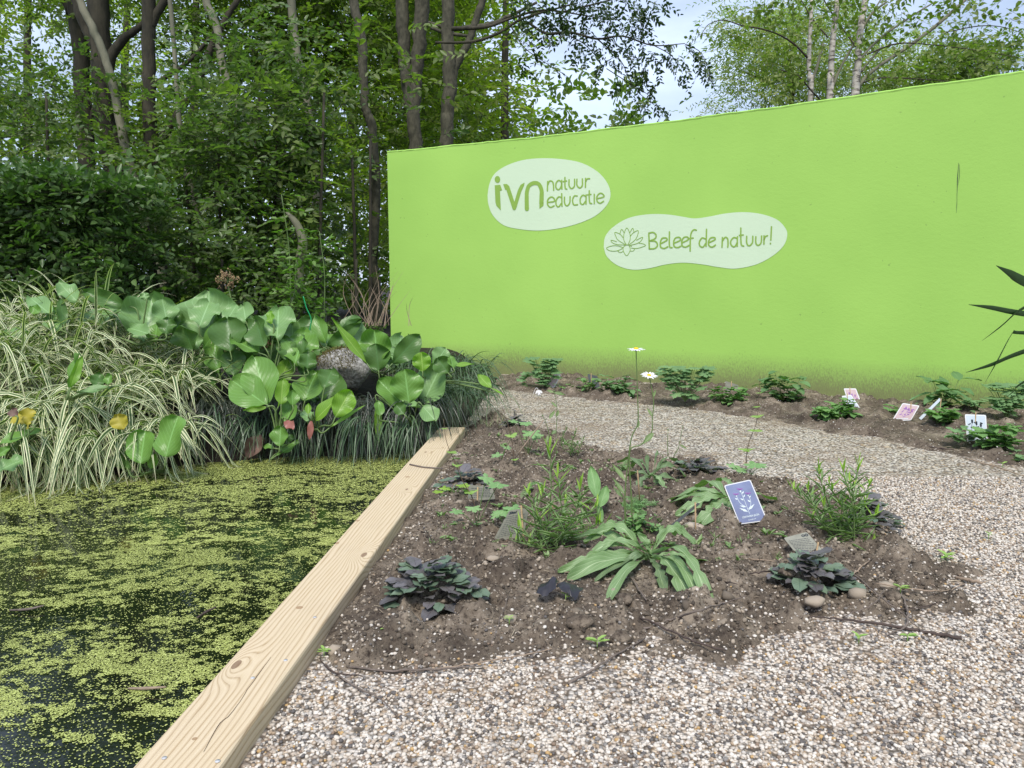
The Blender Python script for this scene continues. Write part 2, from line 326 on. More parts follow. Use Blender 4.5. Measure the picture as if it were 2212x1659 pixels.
def islandmat(name, stops, rough=.75, interp='CONSTANT', sc_=90, bst=.3):
    m, t, b, o = newmat(name); g = nd(t, 'ShaderNodeNewGeometry'); col = ramp(t, g.outputs['Random Per Island'], stops, interp)
    nf = noise(t, sc_, 4); col = mixc(t, math_(t, 'MULTIPLY', nf, .35), col, (.12, .1, .08)); lk(t, col, b.inputs['Base Color'])
    b.inputs['Roughness'].default_value = rough; b.inputs['Specular IOR Level'].default_value = .3; bump(t, b, nf, bst, .002); return m
M['stones'] = islandmat('gravel_stone', STONE)
M['crumbs'] = islandmat('soil_crumb', [(0, (.035, .027, .021)), (.35, (.10, .08, .06)), (.65, (.2, .165, .125)), (.9, (.36, .3, .23))], .95, 'LINEAR')
M['wstone'] = islandmat('white_grit', [(0, (.62, .58, .52)), (.4, (.72, .7, .66)), (.75, (.42, .36, .28)), (.9, (.3, .25, .2))])
M['litter'] = islandmat('dry_litter', [(0, (.3, .24, .17)), (.4, (.18, .13, .09)), (.8, (.42, .35, .25))], .85, 'LINEAR')
M['weed'] = leafmat('duckweed', (0.26, 0.3, 0.06), (0.72, 0.78, 0.27), .5, .12, spec=.35)
def watermat():
    m, t, b, o = newmat('pond_water'); b.inputs['Base Color'].default_value = (.006, .009, .004, 1); b.inputs['Roughness'].default_value = .06
    b.inputs['Specular IOR Level'].default_value = .45; n = noise(t, 14, 3); bump(t, b, n, .12, .01); return m
M['water'] = watermat()
def woodmat():
    m, t, b, o = newmat('timber'); tc = nd(t, 'ShaderNodeTexCoord'); v = tc.outputs['Object']
    sp = nd(t, 'ShaderNodeSeparateXYZ'); lk(t, v, sp.inputs[0]); x, y, z = sp.outputs
    n1 = noise(t, 1.0, 3, .5, v, (7, 1.1, 2)); 
    val = math_(t, 'ADD', math_(t, 'MULTIPLY', math_(t, 'ADD', x, math_(t, 'MULTIPLY', z, .7)), 85), math_(t, 'MULTIPLY', n1, 6))
    kn = None
    for kx, ky, rr in ((.045, 1.02, .03), (-.03, 2.42, .022), (-.05, .35, .03), (.02, 1.75, .02)):
        dx = math_(t, 'SUBTRACT', x, kx); dy = math_(t, 'MULTIPLY', math_(t, 'SUBTRACT', y, ky), .42)
        d2 = math_(t, 'ADD', math_(t, 'POWER', math_(t, 'ABSOLUTE', dx), 2), math_(t, 'POWER', math_(t, 'ABSOLUTE', dy), 2))
        e = math_(t, 'POWER', 2.718, math_(t, 'DIVIDE', d2, -rr*rr))
        val = math_(t, 'ADD', val, math_(t, 'MULTIPLY', e, 5.0)); kn = e if kn is None else math_(t, 'ADD', kn, e)
    s = math_(t, 'FRACT', val); fine = noise(t, 60, 5, .7, v, (3.5, .1, 3))
    col = ramp(t, s, [(0, (.50, .39, .245)), (.55, (.56, .45, .30)), (.82, (.41, .30, .17)), (.93, (.30, .205, .115)), (1, (.50, .39, .245))])
    col = mixc(t, ramp(t, fine, [(.35, (0, 0, 0)), (.75, (.55, .55, .55))]), col, (.60, .51, .375))
    col = mixc(t, math_(t, 'MULTIPLY', math_(t, 'GREATER_THAN', kn, .93), .8), col, (.17, .1, .06))
    vo = nd(t, 'ShaderNodeTexVoronoi'); vo.inputs['Scale'].default_value = 17; vo.inputs['Randomness'].default_value = 1; lk(t, v, vo.inputs['Vector'])
    sv = nd(t, 'ShaderNodeSeparateXYZ'); lk(t, vo.outputs['Color'], sv.inputs[0])
    dr = math_(t, 'MULTIPLY', math_(t, 'LESS_THAN', vo.outputs['Distance'], math_(t, 'MULTIPLY', sv.outputs[1], .17)), math_(t, 'GREATER_THAN', sv.outputs[0], .62))
    col = mixc(t, math_(t, 'MULTIPLY', dr, .75), col, (.25, .145, .07))
    dk = noise(t, 2.3, 3, .6, v); col = mixc(t, ramp(t, dk, [(.55, (0, 0, 0)), (.75, (.3, .3, .3))]), col, (.33, .27, .2))
    low = math_(t, 'MULTIPLY', math_(t, 'SUBTRACT', .012, z), 40, clamp=True)
    col = mixc(t, math_(t, 'MULTIPLY', low, math_(t, 'ADD', noise(t, 90, 4, .7, v), .1), clamp=True), col, (.16, .125, .09))
    lk(t, col, b.inputs['Base Color']); b.inputs['Roughness'].default_value = .7; b.inputs['Specular IOR Level'].default_value = .3
    bump(t, b, math_(t, 'ADD', fine, math_(t, 'MULTIPLY', s, -.5)), .4, .0025); return m
M['wood'] = woodmat()
M['seam'] = plain('wood_check', (.08, .05, .03), rough=.9)
M['screw'] = plain('zinc_screw', (.55, .55, .56), (.35, .35, .36), 60, .35, .1)
M['metalgrey'] = M['screw']
def rockmat():
    m, t, b, o = newmat('granite'); a = noise(t, 5, 8, .7); c = noise(t, 60, 5, .7)
    col = ramp(t, c, [(.35, (.07, .07, .065)), (.5, (.26, .25, .235)), (.62, (.48, .47, .45))])
    col = mixc(t, ramp(t, a, [(.4, (0, 0, 0)), (.7, (.6, .6, .6))]), col, (.14, .13, .11)); lk(t, col, b.inputs['Base Color'])
    b.inputs['Roughness'].default_value = .85; bump(t, b, math_(t, 'ADD', a, c), .8, .012); return m
M['rock'] = rockmat()
M['moss'] = plain('moss', (.16, .15, .03), (.09, .06, .03), 55, .95, 1, .01)
M['ajuga'] = leafmat('ajuga_leaf', (0.11, 0.105, 0.11), (0.18, 0.165, 0.17), .42, .08, spec=.45, veins=((.05, .035, .045), 7))
M['ajuga_g'] = leafmat('ajuga_leaf_green', (0.13, 0.19, 0.13), (0.2, 0.27, 0.18), .42, .1, spec=.45, veins=((.06, .1, .07), 6))
M['knap'] = leafmat('knapweed_leaf', (0.17, 0.28, 0.11), (0.24, 0.36, 0.16), .5, .22, veins=((.45, .55, .33), 5))
M['knap_d'] = leafmat('knapweed_leaf_dark', (0.12, 0.19, 0.09), (0.18, 0.26, 0.12), .5, .2, veins=((.3, .38, .2), 5))
M['lin'] = leafmat('linear_leaf', (0.17, 0.27, 0.1), (0.26, 0.37, 0.15), .48, .25)
M['lin_b'] = leafmat('shoot_leaf', (0.28, 0.46, 0.06), (0.36, 0.54, 0.09), .48, .35)
M['ger'] = leafmat('palmate_leaf', (0.19, 0.36, 0.13), (0.28, 0.45, 0.19), .5, .25, veins=((.35, .5, .25), 4))
M['gerd'] = leafmat('palmate_leaf_dark', (0.14, 0.26, 0.11), (0.22, 0.36, 0.16), .5, .22)
M['mint'] = leafmat('mint_leaf', (0.14, 0.28, 0.09), (0.22, 0.38, 0.13), .45, .22)
M['hosta'] = leafmat('broad_leaf', (0.11, 0.22, 0.09), (0.17, 0.3, 0.12), .42, .22, veins=((.2, .3, .15), 6))
M['seed'] = leafmat('seedling_leaf', (0.28, 0.45, 0.1), (0.36, 0.53, 0.15), .5, .3)
M['yucca'] = leafmat('yucca_blade', (.02, .055, .02), (.035, .085, .028), .35, .1, spec=.5)
M['petal'] = plain('daisy_petal', (.8, .8, .8), (.7, .7, .72), 20, .5, .1)
M['disc'] = plain('daisy_disc', (.75, .5, .02), (.6, .35, .01), 200, .7, .8)
M['stemg'] = leafmat('flower_stem', (.10, .17, .05), (.15, .22, .07), .5, .05)
M['stemr'] = leafmat('reddish_stem', (.10, .07, .05), (.16, .10, .06), .5, .05)
M['stick'] = plain('pale_stick', (.42, .30, .17), (.28, .19, .1), 60, .7, .2)
M['white'] = plain('card_white', (.78, .79, .80), (.72, .73, .75), 30, .4, .05)
M['c_blue'] = plain('card_violet_blue', (.19, .22, .36), (.27, .31, .48), 14, .35, .03)
M['c_sky'] = plain('card_sky_blue', (.55, .62, .68), (.6, .67, .73), 14, .35, .03)
M['c_pink'] = plain('card_pink', (.58, .43, .45), (.62, .49, .51), 14, .35, .03)
M['c_grey'] = plain('card_back_grey', (.25, .25, .20), (.18, .18, .145), 40, .5, .05)
M['c_dark'] = plain('card_slate', (.09, .1, .1), (.06, .07, .07), 40, .45, .05)
M['ink'] = plain('ink_dark', (.03, .04, .05), rough=.5); M['inkw'] = plain('ink_white', (.72, .8, .82), (.66, .76, .8), 20, .5, .02)
M['inkp'] = plain('ink_purple', (.30, .12, .42), (.38, .2, .5), 20, .5, .02); M['inky'] = plain('ink_ochre', (.45, .35, .1), rough=.5)
M['plast'] = plain('black_plastic', (.022, .02, .026), (.012, .011, .014), 30, .4, .3, spec=.5)
M['twig_g'] = plain('dry_twig_grey', (.19, .155, .13), (.09, .07, .058), 60, .85, .5, .002)
M['twig_d'] = plain('dry_twig_dark', (.085, .06, .05), (.04, .03, .026), 60, .8, .5, .002)
M['twig_t'] = plain('dry_twig_tan', (.33, .25, .18), (.2, .15, .11), 60, .85, .4, .002)
M['brown_seed'] = islandmat('seed_head_brown', [(0, (.1, .055, .03)), (.5, (.25, .16, .08)), (.85, (.35, .26, .12))], .8, 'LINEAR')
# ---------------------------------------------------------------- terrain
bpt = 0.05
BL0, BL1, BR0, BR1 = G(287, 1659, bpt), G(941, 931, bpt), G(475, 1659, bpt), G(1002, 926, bpt)
bdir = nrm((BL1-BL0)*np.array([1, 1, 0])); bper = np.array([bdir[1], -bdir[0], 0])
def side(X, Y): return (X-BL0[0])*bper[0]+(Y-BL0[1])*bper[1]
BW = float((side(BR0[0], BR0[1])+side(BR1[0], BR1[1]))/2); BEND = float(np.dot(BL1-BL0, bdir))
WZ = -0.07
wl = [G(x, y, WZ) for x, y in ((-700, 1085), (-300, 1068), (0, 1050), (200, 1035), (420, 1005), (600, 990), (850, 984), (905, 968), (1000, 940))]
wlx = np.array([p[0] for p in wl]); wly = np.array([p[1] for p in wl])
def Yb(X): return np.interp(X, wlx, wly)
# wall base curve
WB = np.array([G(x, y)[:2] for x, y in ((850, 797), (1065, 810), (1266, 820), (1466, 830), (1633, 842), (1763, 853), (1911, 867), (2178, 894))])
wc = np.polyfit(WB[:, 0], WB[:, 1], 2)
def wallhit(px, py, off=0.0):
    d = ray(px, py); t = 6.0
    for _ in range(30):
        f = t*d[1]-(np.polyval(wc, t*d[0])-off); g = d[1]-d[0]*(2*wc[0]*t*d[0]+wc[1]); t -= f/g
    return CAM+d*t
tops = np.array([wallhit(x, y) for x, y in ((835, 325), (930, 320), (1150, 296), (1500, 252), (1850, 203), (2212, 152))])
tcf = np.polyfit(tops[:, 0], tops[:, 2], 2)
WX0 = float(wallhit(841, 560)[0]); WX1 = 6.5
print('wall', WX0, wc, tops[:, 2], 'beam', BW, BEND, BL0, BL1, 'bank', wl[2], wl[6])
def gz(X, Y):
    X = np.asarray(X, float); Y = np.asarray(Y, float); s = side(X, Y)
    e = Y-Yb(X)
    bank = sstep(0, .16, e)*(WZ*0+.17)+sstep(.1, 1.0, e)*.12-sstep(2.5, 8, e)*.2
    fr = 1-sstep(-.5, .12, s)                 # the bank dies out to the right of the timber
    onb = (1-sstep(-.02, .12, s-0.0)) if False else fr
    land = -.04+bank*onb*sstep(-.05, .15, e)
    pond = (s < BW*.5) & (e < 0)
    land = np.where(pond, -.45, land)
    behind = Y > np.polyval(wc, np.clip(X, WX0, WX1))
    return land+(fbm(X*2.2, Y*2.2, 3)-.5)*.05*(~pond)
def grid_obj(xs, ys, zf, name, mat, sharp=None):
    X, Y = np.meshgrid(xs, ys); Z = zf(X, Y); V = np.stack([X, Y, Z], -1).reshape(-1, 3); nx = len(xs)
    i = (np.arange(len(ys)-1)*nx)[:, None]; j = np.arange(nx-1)[None]
    mb = MB(); mb.add(V, np.stack([i+j, i+j+1, i+nx+j+1, i+nx+j], -1).reshape(-1, 4)); return mb.build(name, mat)
def axis(lo, a, b, hi, fine, k=1.25):
    out = list(np.arange(a, b, fine)); s = fine; x = b
    while x < hi: out.append(x); s *= k; x += s
    out.append(hi); s = fine; x = a-fine; pre = []
    while x > lo: pre.append(x); s *= k; x -= s
    pre.append(lo); return np.array(pre[::-1]+out)
tag(grid_obj(axis(-150, -4, 4.5, 150, .045), axis(-60, .5, 8.5, 250, .045), gz, 'ground', M['soil_w']), 'dark leafy ground around the pond and under the trees', 'ground', kind='structure')
wp = MB(); wp.add([(-9, -4, WZ), (.6, -4, WZ), (.6, 5.2, WZ), (-9, 5.2, WZ)], [[0, 1, 2, 3]])
tag(wp.build('pond_water', M['water']), 'dark still pond water beside the timber edge', 'water', kind='structure')
def poly_sd(X, Y, P):
    P = np.asarray(P)[:, :2]; X = X.ravel(); Y = Y.ravel(); best = np.full(X.shape, 1e9); ins = np.zeros(X.shape, bool)
    for a, b in zip(P, np.roll(P, -1, 0)):
        e = b-a; t = np.clip(((X-a[0])*e[0]+(Y-a[1])*e[1])/np.dot(e, e), 0, 1)
        best = np.minimum(best, np.hypot(X-a[0]-t*e[0], Y-a[1]-t*e[1]))
        c = ((a[1] > Y) != (b[1] > Y)) & (X < (b[0]-a[0])*(Y-a[1])/(b[1]-a[1]+1e-12)+a[0]); ins ^= c
    return np.where(ins, best, -best)
BEDP = [G(x, y)[:2] for x, y in ((905, 1040), (960, 960), (1010, 905), (1100, 905), (1220, 945), (1300, 978), (1420, 992), (1560, 1012), (1680, 1045), (1800, 1075), (1900, 1108), (1960, 1155), (2045, 1220), (2060, 1285), (1970, 1335), (1830, 1362), (1600, 1392), (1360, 1428), (1180, 1452), (930, 1470), (740, 1462), (620, 1440), (560, 1440), (700, 1250))]
BACKP = [G(x, y)[:2] for x, y in ((980, 850), (1060, 838), (1160, 850), (1350, 870), (1520, 886), (1650, 906), (1800, 934), (1950, 962), (2100, 988), (2212, 1012), (2500, 1080))]+[(6.6, 3.9), (6.6, np.polyval(wc, 6.6)), (4, np.polyval(wc, 4)+.05), (2, np.polyval(wc, 2)+.05), (0, np.polyval(wc, 0)+.05), (WX0-.2, np.polyval(wc, WX0)+.1)]
def pathz(X, Y):
    s = side(X, Y); z = (fbm(X*5, Y*5, 9)-.5)*.014
    return np.where(s < BW*.6, -.2, z)
def soilz(P, amp=1.0, h=.05):
    def f(X, Y):
        sd = poly_sd(X, Y, P).reshape(X.shape); q = sd+(fbm(X*6, Y*6, 21)-.5)*.34
        z = -.02+sstep(-.14, .2, q)*h*1.0-sstep(.02, -.2, q)*0.0+np.where(q < -.16, -.05, 0)
        big = np.clip(fbm(X*11, Y*11, 31, 3)-.48, 0, 1)*.11; mid = np.abs(fbm(X*30, Y*30, 41, 3)-.5)*.045; fi = (vn(X*95, Y*95, 51)-.5)*.007+(vn(X*190, Y*190, 52)-.5)*.004
        nb = .25+.75*sstep(BW, BW+.14, side(X, Y)); z = z-(1-nb)*.02+nb*sstep(-.05, .1, q)*(big*1.5+fi*1.3-mid)*amp
        return np.where(side(X, Y) < BW*.7, -.3, z)
    return f
bedz = soilz(BEDP); backz = soilz(BACKP, .8, .05)
tag(grid_obj(axis(-3, -1.2, 3.6, 12, .02), axis(-6, .8, 8, 9, .02, 1.5), lambda X, Y: np.where(Y > np.polyval(wc, np.clip(X, WX0, WX1))+.1, -.3, pathz(X, Y)), 'gravel_path', M['gravel']), 'pale pebbly gravel path curving between the beds', 'path', kind='structure')
tag(grid_obj(np.arange(-1.0, 2.35, .0085), np.arange(1.45, 4.8, .0085), bedz, 'soil_bed', M['soil']), 'crumbly brown planting bed between timber and path', 'soil', kind='structure')
tag(grid_obj(np.arange(-1.3, 5.5, .018), np.arange(3.3, 8.0, .018), backz, 'back_soil_bed', M['soil']), 'narrow brown planting bed along the foot of the wall', 'soil', kind='structure')
def surf(X, Y):
    return np.maximum(np.maximum(np.asarray(pathz(np.asarray([[X]]), np.asarray([[Y]])))[0, 0], bedz(np.asarray([[X]]), np.asarray([[Y]]))[0, 0]), max(backz(np.asarray([[X]]), np.asarray([[Y]]))[0, 0], float(gz(X, Y))))
def GS(px, py):
    """point of the bed surface under a pixel"""
    p = G(px, py, .02)
    for _ in range(3): p = G(px, py, surf(p[0], p[1]))
    return p
# scattered stones ------------------------------------------------
phi = (1+5**.5)/2
ICO = nrm(np.array([(-1, phi, 0), (1, phi, 0), (-1, -phi, 0), (1, -phi, 0), (0, -1, phi), (0, 1, phi), (0, -1, -phi), (0, 1, -phi), (phi, 0, -1), (phi, 0, 1), (-phi, 0, -1), (-phi, 0, 1)]))
ICF = np.array([(0, 11, 5), (0, 5, 1), (0, 1, 7), (0, 7, 10), (0, 10, 11), (1, 5, 9), (5, 11, 4), (11, 10, 2), (10, 7, 6), (7, 1, 8), (3, 9, 4), (3, 4, 2), (3, 2, 6), (3, 6, 8), (3, 8, 9), (4, 9, 5), (2, 4, 11), (6, 2, 10), (8, 6, 7), (9, 8, 1)])
def stones(mb, P, S, flat=.7, jit=.22, r=rng):
    n = len(P); V = ICO[None]*(1+(r.random((n, 12, 1))-.5)*2*jit)
    V = V*np.stack([1+.35*(r.random(n)-.5), .75+.3*r.random(n), flat*(.8+.4*r.random(n))], 1)[:, None]
    a = r.random(n)*6.28; ti = (r.random(n)-.5)*.8; ca, sa, ct, st = np.cos(a)[:, None], np.sin(a)[:, None], np.cos(ti)[:, None], np.sin(ti)[:, None]
    x, y, z = V[..., 0], V[..., 1], V[..., 2]; y, z = y*ct-z*st, y*st+z*ct; x, y = x*ca-y*sa, x*sa+y*ca
    V = np.stack([x, y, z], -1)*S[:, None, None]+P[:, None]
    mb.add(V.reshape(-1, 3), (ICF[None]+(np.arange(n)*12)[:, None, None]).reshape(-1, 3))
def rnd_area(n, y0, y1, k=1.0):
    Y = np.sqrt(rng.random(n)*(y1**2-y0**2)+y0**2) if k == 1 else y0+(y1-y0)*rng.random(n)**k; X = (rng.random(n)*2-1)*Y*.72; return X, Y
mb = MB(); X, Y = rnd_area(150000, 1.15, 3.3)
sd1 = poly_sd(X, Y, BEDP)+(fbm(X*6, Y*6, 21)-.5)*.34; s = side(X, Y)
keep = (s > BW+.004) & (rng.random(len(X)) < 1-sstep(-.20, .08, sd1)*.88-sstep(.0, .3, sd1)*.116) & (rng.random(len(X)) < 1.25-.16*Y)
X, Y = X[keep], Y[keep]; z = np.maximum(pathz(X, Y), bedz(X[None], Y[None])[0]); S = .0024+.0034*rng.random(len(X))**1.6
stones(mb, np.stack([X, Y, z+S*.4], 1), S); print('stones', len(X))
tag(mb.build('gravel', M['stones']), 'small white grey and tan pebbles of the path', 'gravel', kind='stuff')
mb = MB(); X, Y = rnd_area(130000, 1.5, 4.6); sd1 = poly_sd(X, Y, BEDP); k = (sd1 > -.05) & (side(X, Y) > BW+.01); X, Y = X[k], Y[k]; z = bedz(X[None], Y[None])[0]
S = .0015+.006*rng.random(len(X))**5; stones(mb, np.stack([X, Y, z+S*.3], 1), S, .8, .35)
X, Y = rnd_area(260, 1.6, 3.4); k = (poly_sd(X, Y, BEDP) > .03) & (side(X, Y) > BW+.03); X, Y = X[k], Y[k]; z = bedz(X[None], Y[None])[0]
S = .01+.014*rng.random(len(X)); stones(mb, np.stack([X, Y, z-S*.1], 1), S, .75, .25)
tag(mb.build('soil_crumbs', M['crumbs']), 'loose brown crumbs and clods lying on the bed', 'soil crumbs', kind='stuff')
mb = MB(); X, Y = rnd_area(13000, 1.4, 7); sd1 = np.maximum(poly_sd(X, Y, BEDP), poly_sd(X, Y, BACKP)); k = (sd1 > -.05) & (side(X, Y) > BW+.01) & (rng.random(len(X)) < .12+.5*fbm(X*5, Y*5, 77)**2*2-.3*sstep(.1, .5, sd1)); X, Y = X[k], Y[k]
z = np.maximum(bedz(X[None], Y[None])[0], backz(X[None], Y[None])[0]); S = .0018+.004*rng.random(len(X))**3; stones(mb, np.stack([X, Y, z+S*.4], 1), S)
tag(mb.build('white_grit', M['wstone']), 'pale grit scattered over the brown soil', 'grit', kind='stuff')
mb = MB(); X, Y = rnd_area(6500, 1.5, 7); sd1 = np.maximum(poly_sd(X, Y, BEDP), poly_sd(X, Y, BACKP)); k = (sd1 > -.06) & (side(X, Y) > BW+.03); X, Y = X[k], Y[k]
z = np.maximum(bedz(X[None], Y[None])[0], backz(X[None], Y[None])[0])+.004; n = len(X); a = rng.random(n)*6.28; L = .008+.03*rng.random(n)**2; w = .0008+.0012*rng.random(n)
d = np.stack([np.cos(a), np.sin(a), (rng.random(n)-.4)*.35], 1)*L[:, None]; q = np.stack([-np.sin(a), np.cos(a), 0*a], 1)*w[:, None]; p = np.stack([X, Y, z], 1); u3 = np.array([0, 0, 1.])*w[:, None]
V = np.stack([p-q, p+q, p+u3*1.5, p+d-q*.5, p+d+q*.5, p+d+u3], 1).reshape(-1, 3); i = np.arange(n)[:, None]*6
mb.add(V, np.concatenate([i+np.array([[0, 1, 4, 3]]), i+np.array([[1, 2, 5, 4]]), i+np.array([[2, 0, 3, 5]])]))
tag(mb.build('straw_litter', M['litter']), 'short dry bits of straw and root on the soil', 'litter', kind='stuff')
# duckweed --------------------------------------------------------
def duck(n, y0, y1, k, smin, smax):
    Y = y0+(y1-y0)*rng.random(n)**k; X = -rng.random(n)*(Y*.78+.35)+.3; s = side(X, Y)
    wx = X+.12*fbm(X*3, Y*3, 62); dens = fbm(wx*2.6, Y*4.5, 61, 3)*.24+fbm(wx*10, Y*18, 67, 3)*.34+fbm(X*42, Y*55, 69, 4)*.42; far = sstep(.5, .0, Yb(X)-Y)
    p = sstep(.48, .585, dens+.03*sstep(2.2, 3.2, Y)+far*.24-.05*(1-sstep(1.3, 1.9, Y)))*.66+.05
    k2 = (s < -.004) & (Y < Yb(X)+.05) & (rng.random(n) < p); X, Y = X[k2], Y[k2]; n = len(X); S = smin+(smax-smin)*rng.random(n)
    a = rng.random(n)*6.28; ang = a[:, None]+np.arange(6)[None]*math.pi/3; rr = S[:, None]*(.8+.4*rng.random((n, 6)))
    tx = rng.normal(size=n)*.1; ty = rng.normal(size=n)*.1; dx = np.cos(ang)*rr; dy = np.sin(ang)*rr*.8
    V = np.stack([X[:, None]+dx, Y[:, None]+dy, WZ+.0015+dx*tx[:, None]+dy*ty[:, None]+0*dx+(rng.random(n)*.0015)[:, None]], -1).reshape(-1, 3)
    return V, (np.arange(n)[:, None]*6+np.arange(6)[None])
mb = MB(); V, Fc = duck(620000, 1.25, 2.7, 1.0, .0010, .0024); mb.add(V, Fc); V, Fc = duck(520000, 2.6, 4.8, 1.0, .0014, .0036); mb.add(V, Fc)
tag(mb.build('duckweed', M['weed'], flat=True), 'bright yellow green duckweed floating on the pond', 'duckweed', kind='stuff')
# ---------------------------------------------------------------- timber edge
def timber(name, a, b, label, twist=0.0):
    """a..b along the beam in metres, local frame with Y along the beam"""
    hw = BW/2; org = BL0+bper*hw; org = np.array([org[0], org[1], 0]); bv = .006; zt, zb = bpt, -.22
    prof = [(-hw, zb), (-hw, zt-bv), (-hw+bv*.3, zt-bv*.3), (-hw+bv, zt), (hw-bv, zt), (hw-bv*.3, zt-bv*.3), (hw, zt-bv), (hw, zb)]
    ys = np.linspace(a, b, max(3, int((b-a)/.04))); V = []; m = len(prof)
    for y in ys:
        wv = (vn(y*1.3, 3.3, 5)-.5)*.006
        for x, z in prof: V.append((x+wv, y, z+(vn(y*3, x*9, 8)-.5)*.002))
    i = np.arange(len(ys)-1)[:, None]*m; j = np.arange(m)[None]; j2 = (j+1) % m
    mb = MB(); mb.add(V, np.stack([i+j, i+m+j, i+m+j2, i+j2], -1).reshape(-1, 4)); mb.f.append((np.arange(m)[None], 0)); mb.f.append((np.arange(m)[::-1][None]+(len(ys)-1)*m, 0))
    o = mb.build(name, M['wood'], flat=True); o.location = tuple(org); o.rotation_euler = (0, 0, -math.atan2(bdir[0], bdir[1]))
    return tag(o, label, 'timber', 'timbers edging the pond')
def blocal(px, py, z=bpt):
    p = G(px, py, z)-(BL0+bper*BW/2); return np.array([np.dot(p, bper), np.dot(p, bdir), z])
JY = blocal(925, 968)[1]
tb = timber('pond_timber', -1.1, JY-.002, 'long pale squared timber edging the pond, knotty and rain spotted')
tb2 = timber('pond_timber', JY+.002, BEND+.12, 'short end timber butted against the long one beside the grass tuft')
mb = MB(); cr_ = [blocal(x, y) for x, y in ((585, 1420), (560, 1455), (535, 1490), (505, 1535), (470, 1570), (440, 1625))]
P = smooth([c+np.array([0, 0, .0006]) for c in cr_], 5); P[:, 0] += (np.array([vn(i*.7, 1.5, 3) for i in range(len(P))])-.5)*.003
ribbon(mb, P, [.0006, .0018, .001, .0018, .0006], np.array([1, 0, 0])); mb.build('drying_crack', M['seam'], tb)
for x, y in ((355, 1638), (470, 1645), (546, 1465), (617, 1427), (680, 1334)):
    mb = MB(); c = blocal(x, y)+np.array([0, 0, .0002]); tube(mb, [c, c+np.array([0, 0, .0012])], .0045, 10)
    mb.build('screw_head', M['screw'], tb)
# ---------------------------------------------------------------- wall with painted signs
xs = np.arange(WX0, WX1, .035); th = .24; hs = [-.3, 0, .15, .3, .6, 1, 1.4, 1.8]
V = []; prof = []
for x in xs:
    y = np.polyval(wc, x); zt = np.polyval(tcf, np.clip(x, -1.5, 3.6))+(vn(x*5, .5, 2)-.5)*.012+(vn(x*22, .5, 4)-.5)*.006
    col = [(x, y, h) for h in hs]+[(x, y-.001, zt-.02), (x, y-.007+.004*vn(x*30, 2, 1), zt-.008), (x, y+.006, zt), (x, y+th, zt-.004), (x, y+th, -.3)]
    V += col; m = len(col)
i = np.arange(len(xs)-1)[:, None]*m; j = np.arange(m-1)[None]
mb = MB(); mb.add(V, np.stack([i+j, i+m+j, i+m+j+1, i+j+1], -1).reshape(-1, 4)); mb.f.append((np.arange(m)[None], 0)); mb.f.append((np.arange(m)[::-1][None]+(len(xs)-1)*m, 0))
wall = mb.build('garden_wall', M['wall'], flat=False)
wall.data.polygons.foreach_set('use_smooth', [False]*len(wall.data.polygons))
tag(wall, 'tall lime green rendered wall with two pale painted signs', 'wall')
def wpoly(pts, off, name, mat, parent, n=6, rings=5):
    """filled outline lying on the wall"""
    c = np.mean(pts, 0); P = smooth(list(pts)+[pts[0]], n)[:-1]; k = len(P); V = [wallhit(c[0], c[1], off)]
    for r in range(1, rings+1):
        for p in P: q = c+(p-c)*r/rings; V.append(wallhit(q[0], q[1], off))
    Ft = np.array([(0, 1+a, 1+(a+1) % k) for a in range(k)]); a = np.arange(k); Fq = np.concatenate([np.stack([1+r*k+a, 1+r*k+k+a, 1+r*k+k+(a+1) % k, 1+r*k+(a+1) % k], 1) for r in range(rings-1)])
    mb = MB(); mb.add(V, Ft); mb.f.append((Fq, 0)); return mb.build(name, mat, parent)
def stroke2(pts, w, hit, mb, n=5, closed=False, mi=0, sm=True):
    """painted stroke of width w (pixels) through traced points, with round ends"""
    P = np.asarray(pts, float); P = smooth(P, n) if sm and len(P) > 2 else P
    W = np.interp(np.linspace(0, 1, len(P)), np.linspace(0, 1, len(w)), w) if hasattr(w, '__len__') else np.full(len(P), w)
    T = nrm(np.gradient(P, axis=0)); S = np.stack([-T[:, 1], T[:, 0]], 1); V = []
    for p, s_, ww in zip(P, S, W): V += [hit(*(p-s_*ww/2)), hit(*(p+s_*ww/2))]
    i = np.arange(len(P)-1)[:, None]*2; mb.add(V, np.concatenate([i, i+1, i+3, i+2], 1), mi)
    for e, t_ in ((0, -1), (-1, 1)):
        p = P[e]; a0 = math.atan2(T[e][1]*t_, T[e][0]*t_); r = W[e]/2
        cap = [hit(*(p+r*np.array([math.cos(a0+q), math.sin(a0+q)]))) for q in np.linspace(-math.pi/2, math.pi/2, 6)]; mb.add(cap, [list(range(6))], mi)
def zA(pts): return [np.array([(1210+x*320/2212)*.8641, (390+y*320/2212)*.8641]) for x, y in pts]
def zB(pts): return [np.array([(1500+x*480/2212)*.8641, (520+y*480/2212)*.8641]) for x, y in pts]
logo1 = wpoly(zA([(60, 680), (95, 480), (190, 300), (400, 160), (700, 65), (1040, 38), (1400, 60), (1700, 125), (1960, 270), (2120, 450), (2185, 640), (2140, 820), (1960, 1010), (1700, 1140), (1350, 1240), (960, 1288), (600, 1262), (330, 1190), (150, 1020), (75, 830)]), .003, 'painted_sign', M['logo'], wall)
tag(logo1, 'pale oval sign with society name'); h5 = lambda x, y: wallhit(x, y, .006); mb = MB(); q = 320/2212*.8641
def SA(pts, w, **k): stroke2(zA(pts), (np.array(w)*q if hasattr(w, '__len__') else w*q), h5, mb, **k)
def poly(ptsz, hit=h5):
    P = [hit(*p) for p in ptsz]; mb.add(P, [list(range(len(P)))])
a = np.linspace(0, 2*math.pi, 20)[:-1]; poly(zA([(232+47*math.cos(t), 404+60*math.sin(t)) for t in a]))
